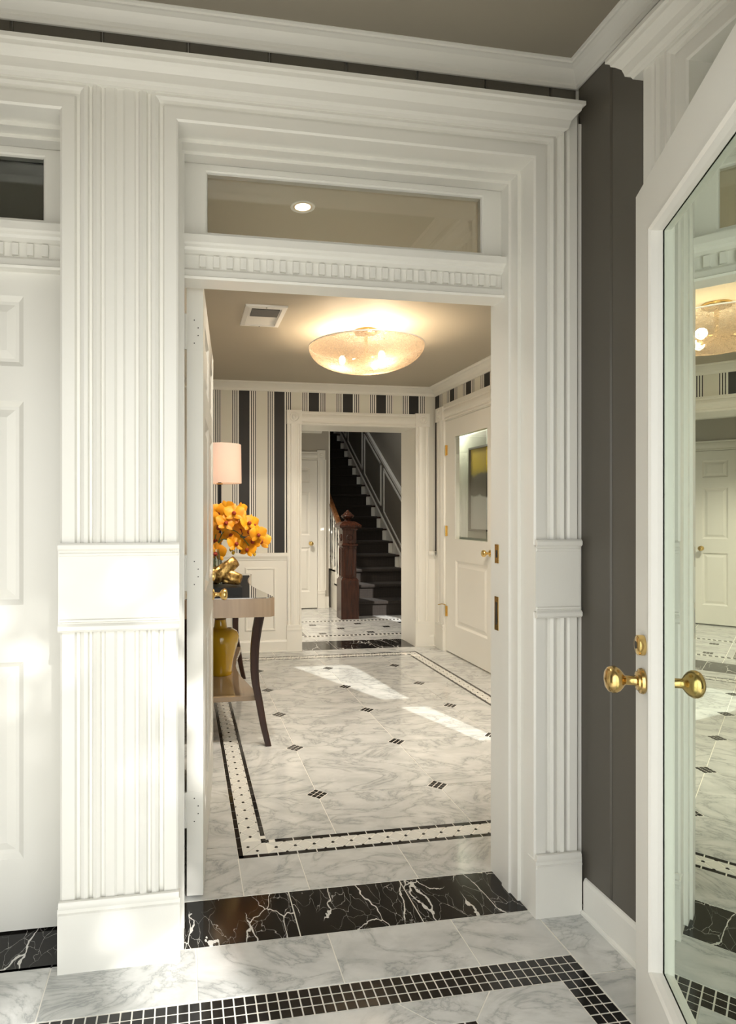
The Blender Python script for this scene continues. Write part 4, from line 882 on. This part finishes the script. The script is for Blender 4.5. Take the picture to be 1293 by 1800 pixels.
l1 = loop((-0.002, 0.0, 0.091), v1, v2, 0.088, 0.052, 0.006); w1 = v1.cross(v2)
ribbon(l1, lambda t: w1, 0.034, 0.009).build('gold_loop', GOLD, sc, True)
v3, v4 = Vector((0.85, -0.25, -0.22)).normalized(), Vector((0.2, 0.8, -0.35)).normalized()
l2 = loop((0.035, -0.01, 0.053), v3, v4, 0.064, 0.046, 0.004); w2 = v3.cross(v4)
ribbon(l2, lambda t: w2, 0.032, 0.009).build('gold_loop', GOLD, sc, True)
v5, v6 = Vector((-0.75, 0.2, -0.45)).normalized(), Vector((0.1, 0.9, 0.25)).normalized()
l3 = loop((-0.062, 0.01, 0.062), v5, v6, 0.062, 0.044, 0.004); w3_ = v5.cross(v6)
ribbon(l3, lambda t: w3_, 0.032, 0.009).build('gold_loop', GOLD, sc, True)
# lamp
lp = empty('table_lamp', (0.245, 4.30, TZ), label='table lamp with pale pink drum shade and slim black stem on the console', cat='lamp')
M().box(-0.075, 0.050, -0.06, 0.06, 0.0002, 0.028).box(0.012, 0.050, -0.03, 0.03, 0.028, 0.135).build('base', BLACK, lp)
M().box(-0.011, 0.011, -0.011, 0.011, 0.028, 0.70).build('stem', BLACK, lp)
M().lathe([(0.0, 0.672), (0.022, 0.672), (0.022, 0.680), (0.0, 0.680)], 16, cap=False).build('shade_fitter', AGEDBRASS, lp)
M().lathe([(0.150, 0.680), (0.150, 0.682), (0.146, 0.945), (0.144, 0.945), (0.148, 0.682), (0.150, 0.680)], 48, cap=False).build('shade', SHADE, lp, True)
M().lathe([(0.0, 0.70), (0.02, 0.72), (0.028, 0.76), (0.02, 0.79), (0.0, 0.80)], 14, cap=False).build('bulb', BULB, lp, True)
L = bpy.data.lights.new('table_lamp_light', 'POINT'); L.energy = 0.4; L.color = (1.0, 0.80, 0.64); L.shadow_soft_size = 0.03
Lo = bpy.data.objects.new('table_lamp_light', L); COL.objects.link(Lo); Lo.parent = lp; Lo.location = (0, 0, 0.82)
# vase and orchids
vs = empty('glass_vase', (0.20, 3.95, TZ), label='clear cylindrical glass vase holding the orange orchids', cat='vase')
M().lathe([(0.0, 0.0005), (0.040, 0.0005), (0.041, 0.01), (0.040, 0.25), (0.037, 0.25), (0.037, 0.014), (0.0, 0.012)], 28, cap=False).build('glass_body', VASEGLASS, vs, True)
orc = empty('orchid_spray', (0.20, 3.95, TZ+0.014), label='arching spray of orange orchids with dark red centres in the glass vase', cat='flowers')
oinv = Matrix.Translation((-0.20, -3.95, -TZ-0.014))
B = [(0.268, 1.330, 0.00), (0.312, 1.308, -0.05), (0.345, 1.282, 0.03), (0.395, 1.245, -0.05), (0.430, 1.235, 0.02), (0.365, 1.205, 0.05), (0.415, 1.190, -0.02), (0.462, 1.175, -0.04), (0.440, 1.125, 0.0), (0.490, 1.128, 0.03), (0.300, 1.175, 0.02), (0.225, 1.315, 0.04), (0.215, 1.225, -0.03), (0.320, 1.115, -0.02), (0.195, 1.14, 0.02), (0.20, 1.06, -0.02), (0.16, 1.28, 0.0), (0.255, 1.245, -0.06), (0.36, 1.315, 0.06), (0.14, 1.18, 0.05), (0.405, 1.075, 0.0)]
def petal_mesh(m, L_, W_, R, cup):
    rows = []
    for i in range(9):
        t = i/8; w = W_*0.5*max(0.10, math.sin(PI*min(1.0, 0.05+0.95*t)**1.1))**0.7
        row = []
        for j in range(5):
            s_ = (j-2)/2; row.append(R @ Vector((w*s_, -cup*math.sin(PI*t*0.6) + 0.25*w*s_*s_, L_*t)))
        rows.append(row)
    m.grid(rows)
for bi, (bx_, bz_, dy_) in enumerate(B):
    s_ = random.uniform(0.054, 0.066)
    F = Matrix.Translation((bx_, 3.95+dy_, bz_)) @ Matrix.Rotation(random.uniform(-0.7, 0.9), 4, 'Z') @ Matrix.Rotation(random.uniform(-0.5, 0.25), 4, 'X') @ Matrix.Rotation(random.uniform(-0.4, 0.4), 4, 'Y')
    m = M()
    for a, L_, W_, cup in ((0, 1.05, 0.72, 0.10), (2.3, 1.0, 0.66, 0.08), (-2.3, 1.0, 0.66, 0.08)): petal_mesh(m, L_*s_, W_*s_, F @ Matrix.Rotation(a, 4, 'Y'), cup*s_)
    for a in (1.2, -1.2): petal_mesh(m, 1.12*s_, 1.25*s_, F @ Matrix.Translation((0, -0.003, 0)) @ Matrix.Rotation(a, 4, 'Y'), 0.16*s_)
    fo = m.build('orchid_bloom', PETAL, orc, True, fix=False); fo.matrix_parent_inverse = oinv
    lm = M(); lm.lathe([(0.0, -0.016), (0.008, -0.011), (0.011, 0.0), (0.007, 0.008), (0.0, 0.010)], 8, lambda x, y, z: tuple(F @ Vector((x*s_/0.045, (-0.010+z*0.8)*s_/0.045, (y-0.006)*s_/0.045))), cap=False)
    lm.build('orchid_lip', LIP, fo, True)
for (bx_, bz_) in ((0.295, 1.075), (0.310, 1.055), (0.425, 1.055), (0.445, 1.045), (0.315, 1.15)):
    o = M().lathe([(0.0, -0.014), (0.009, -0.006), (0.010, 0.003), (0.005, 0.013), (0.0, 0.015)], 10, lambda x, y, z: (bx_+x, 3.95+y, bz_+z), cap=False).build('orchid_bud', BUD, orc, True); o.matrix_parent_inverse = oinv
for pts in ([(0.20, 3.95, 0.86), (0.195, 3.96, 1.12), (0.235, 3.97, 1.27), (0.31, 3.96, 1.29), (0.39, 3.955, 1.23), (0.47, 3.95, 1.13)], [(0.205, 3.94, 0.86), (0.20, 3.94, 1.05), (0.25, 3.95, 1.19), (0.33, 3.95, 1.19), (0.41, 3.95, 1.10), (0.43, 3.95, 1.05)], [(0.195, 3.96, 0.86), (0.185, 3.96, 1.05), (0.24, 3.95, 1.14), (0.30, 3.95, 1.12), (0.31, 3.95, 1.06)], [(0.19, 3.95, 0.86), (0.18, 3.95, 1.1), (0.15, 3.95, 1.25)]):
    fine = []
    for i in range(len(pts)-1):
        for k in range(5):
            t = k/5; p0 = Vector(pts[max(i-1, 0)]); p1 = Vector(pts[i]); p2 = Vector(pts[i+1]); p3 = Vector(pts[min(i+2, len(pts)-1)])
            fine.append(0.5*((2*p1)+(p2-p0)*t+(2*p0-5*p1+4*p2-p3)*t*t+(3*p1-p0-3*p2+p3)*t**3))
    fine.append(Vector(pts[-1]))
    o = M().tube(fine, 0.0035, 6).build('flower_stem', STEM, orc, True); o.matrix_parent_inverse = oinv

# ------------------------------------------------------------------ tree outside that dapples the sun
tr = empty('garden_tree', (2.72, -6.0, -0.08), label='leafy garden tree outside the entrance behind the viewer', cat='tree')
M().tube([(0, 0, 0), (0.02, 0, 2.0), (-0.02, 0.03, 4.0), (0.0, 0, 5.6)], [0.17, 0.155, 0.15, 0.10], 12).build('trunk', BARK, tr, True)
lv = M(); rnd = random.Random(3)
def ball():
    while True:
        q = Vector((rnd.uniform(-1, 1), rnd.uniform(-1, 1), rnd.uniform(-1, 1)))
        if q.length < 1: return q
clumps = [Vector((-0.75, 0, 6.62)) + Vector((1.75*q.x, 1.2*q.y, 1.35*q.z)) for q in (ball() for _ in range(75))]
for k in range(5200):
    c0 = clumps[k % 75] + ball()*0.30; s_ = rnd.uniform(0.06, 0.13)
    R = Matrix.Rotation(rnd.uniform(0, 6.28), 3, 'Z') @ Matrix.Rotation(rnd.uniform(-1.2, 1.2), 3, 'X')
    lv.add([c0+R @ Vector(q)*s_ for q in ((-0.9, 0, 0), (0, -0.45, 0.05), (0.9, 0, 0), (0, 0.45, 0.05))], [(0, 1, 2, 3)])
tag(lv.build('foliage', LEAF, tr, fix=False), kind='stuff')
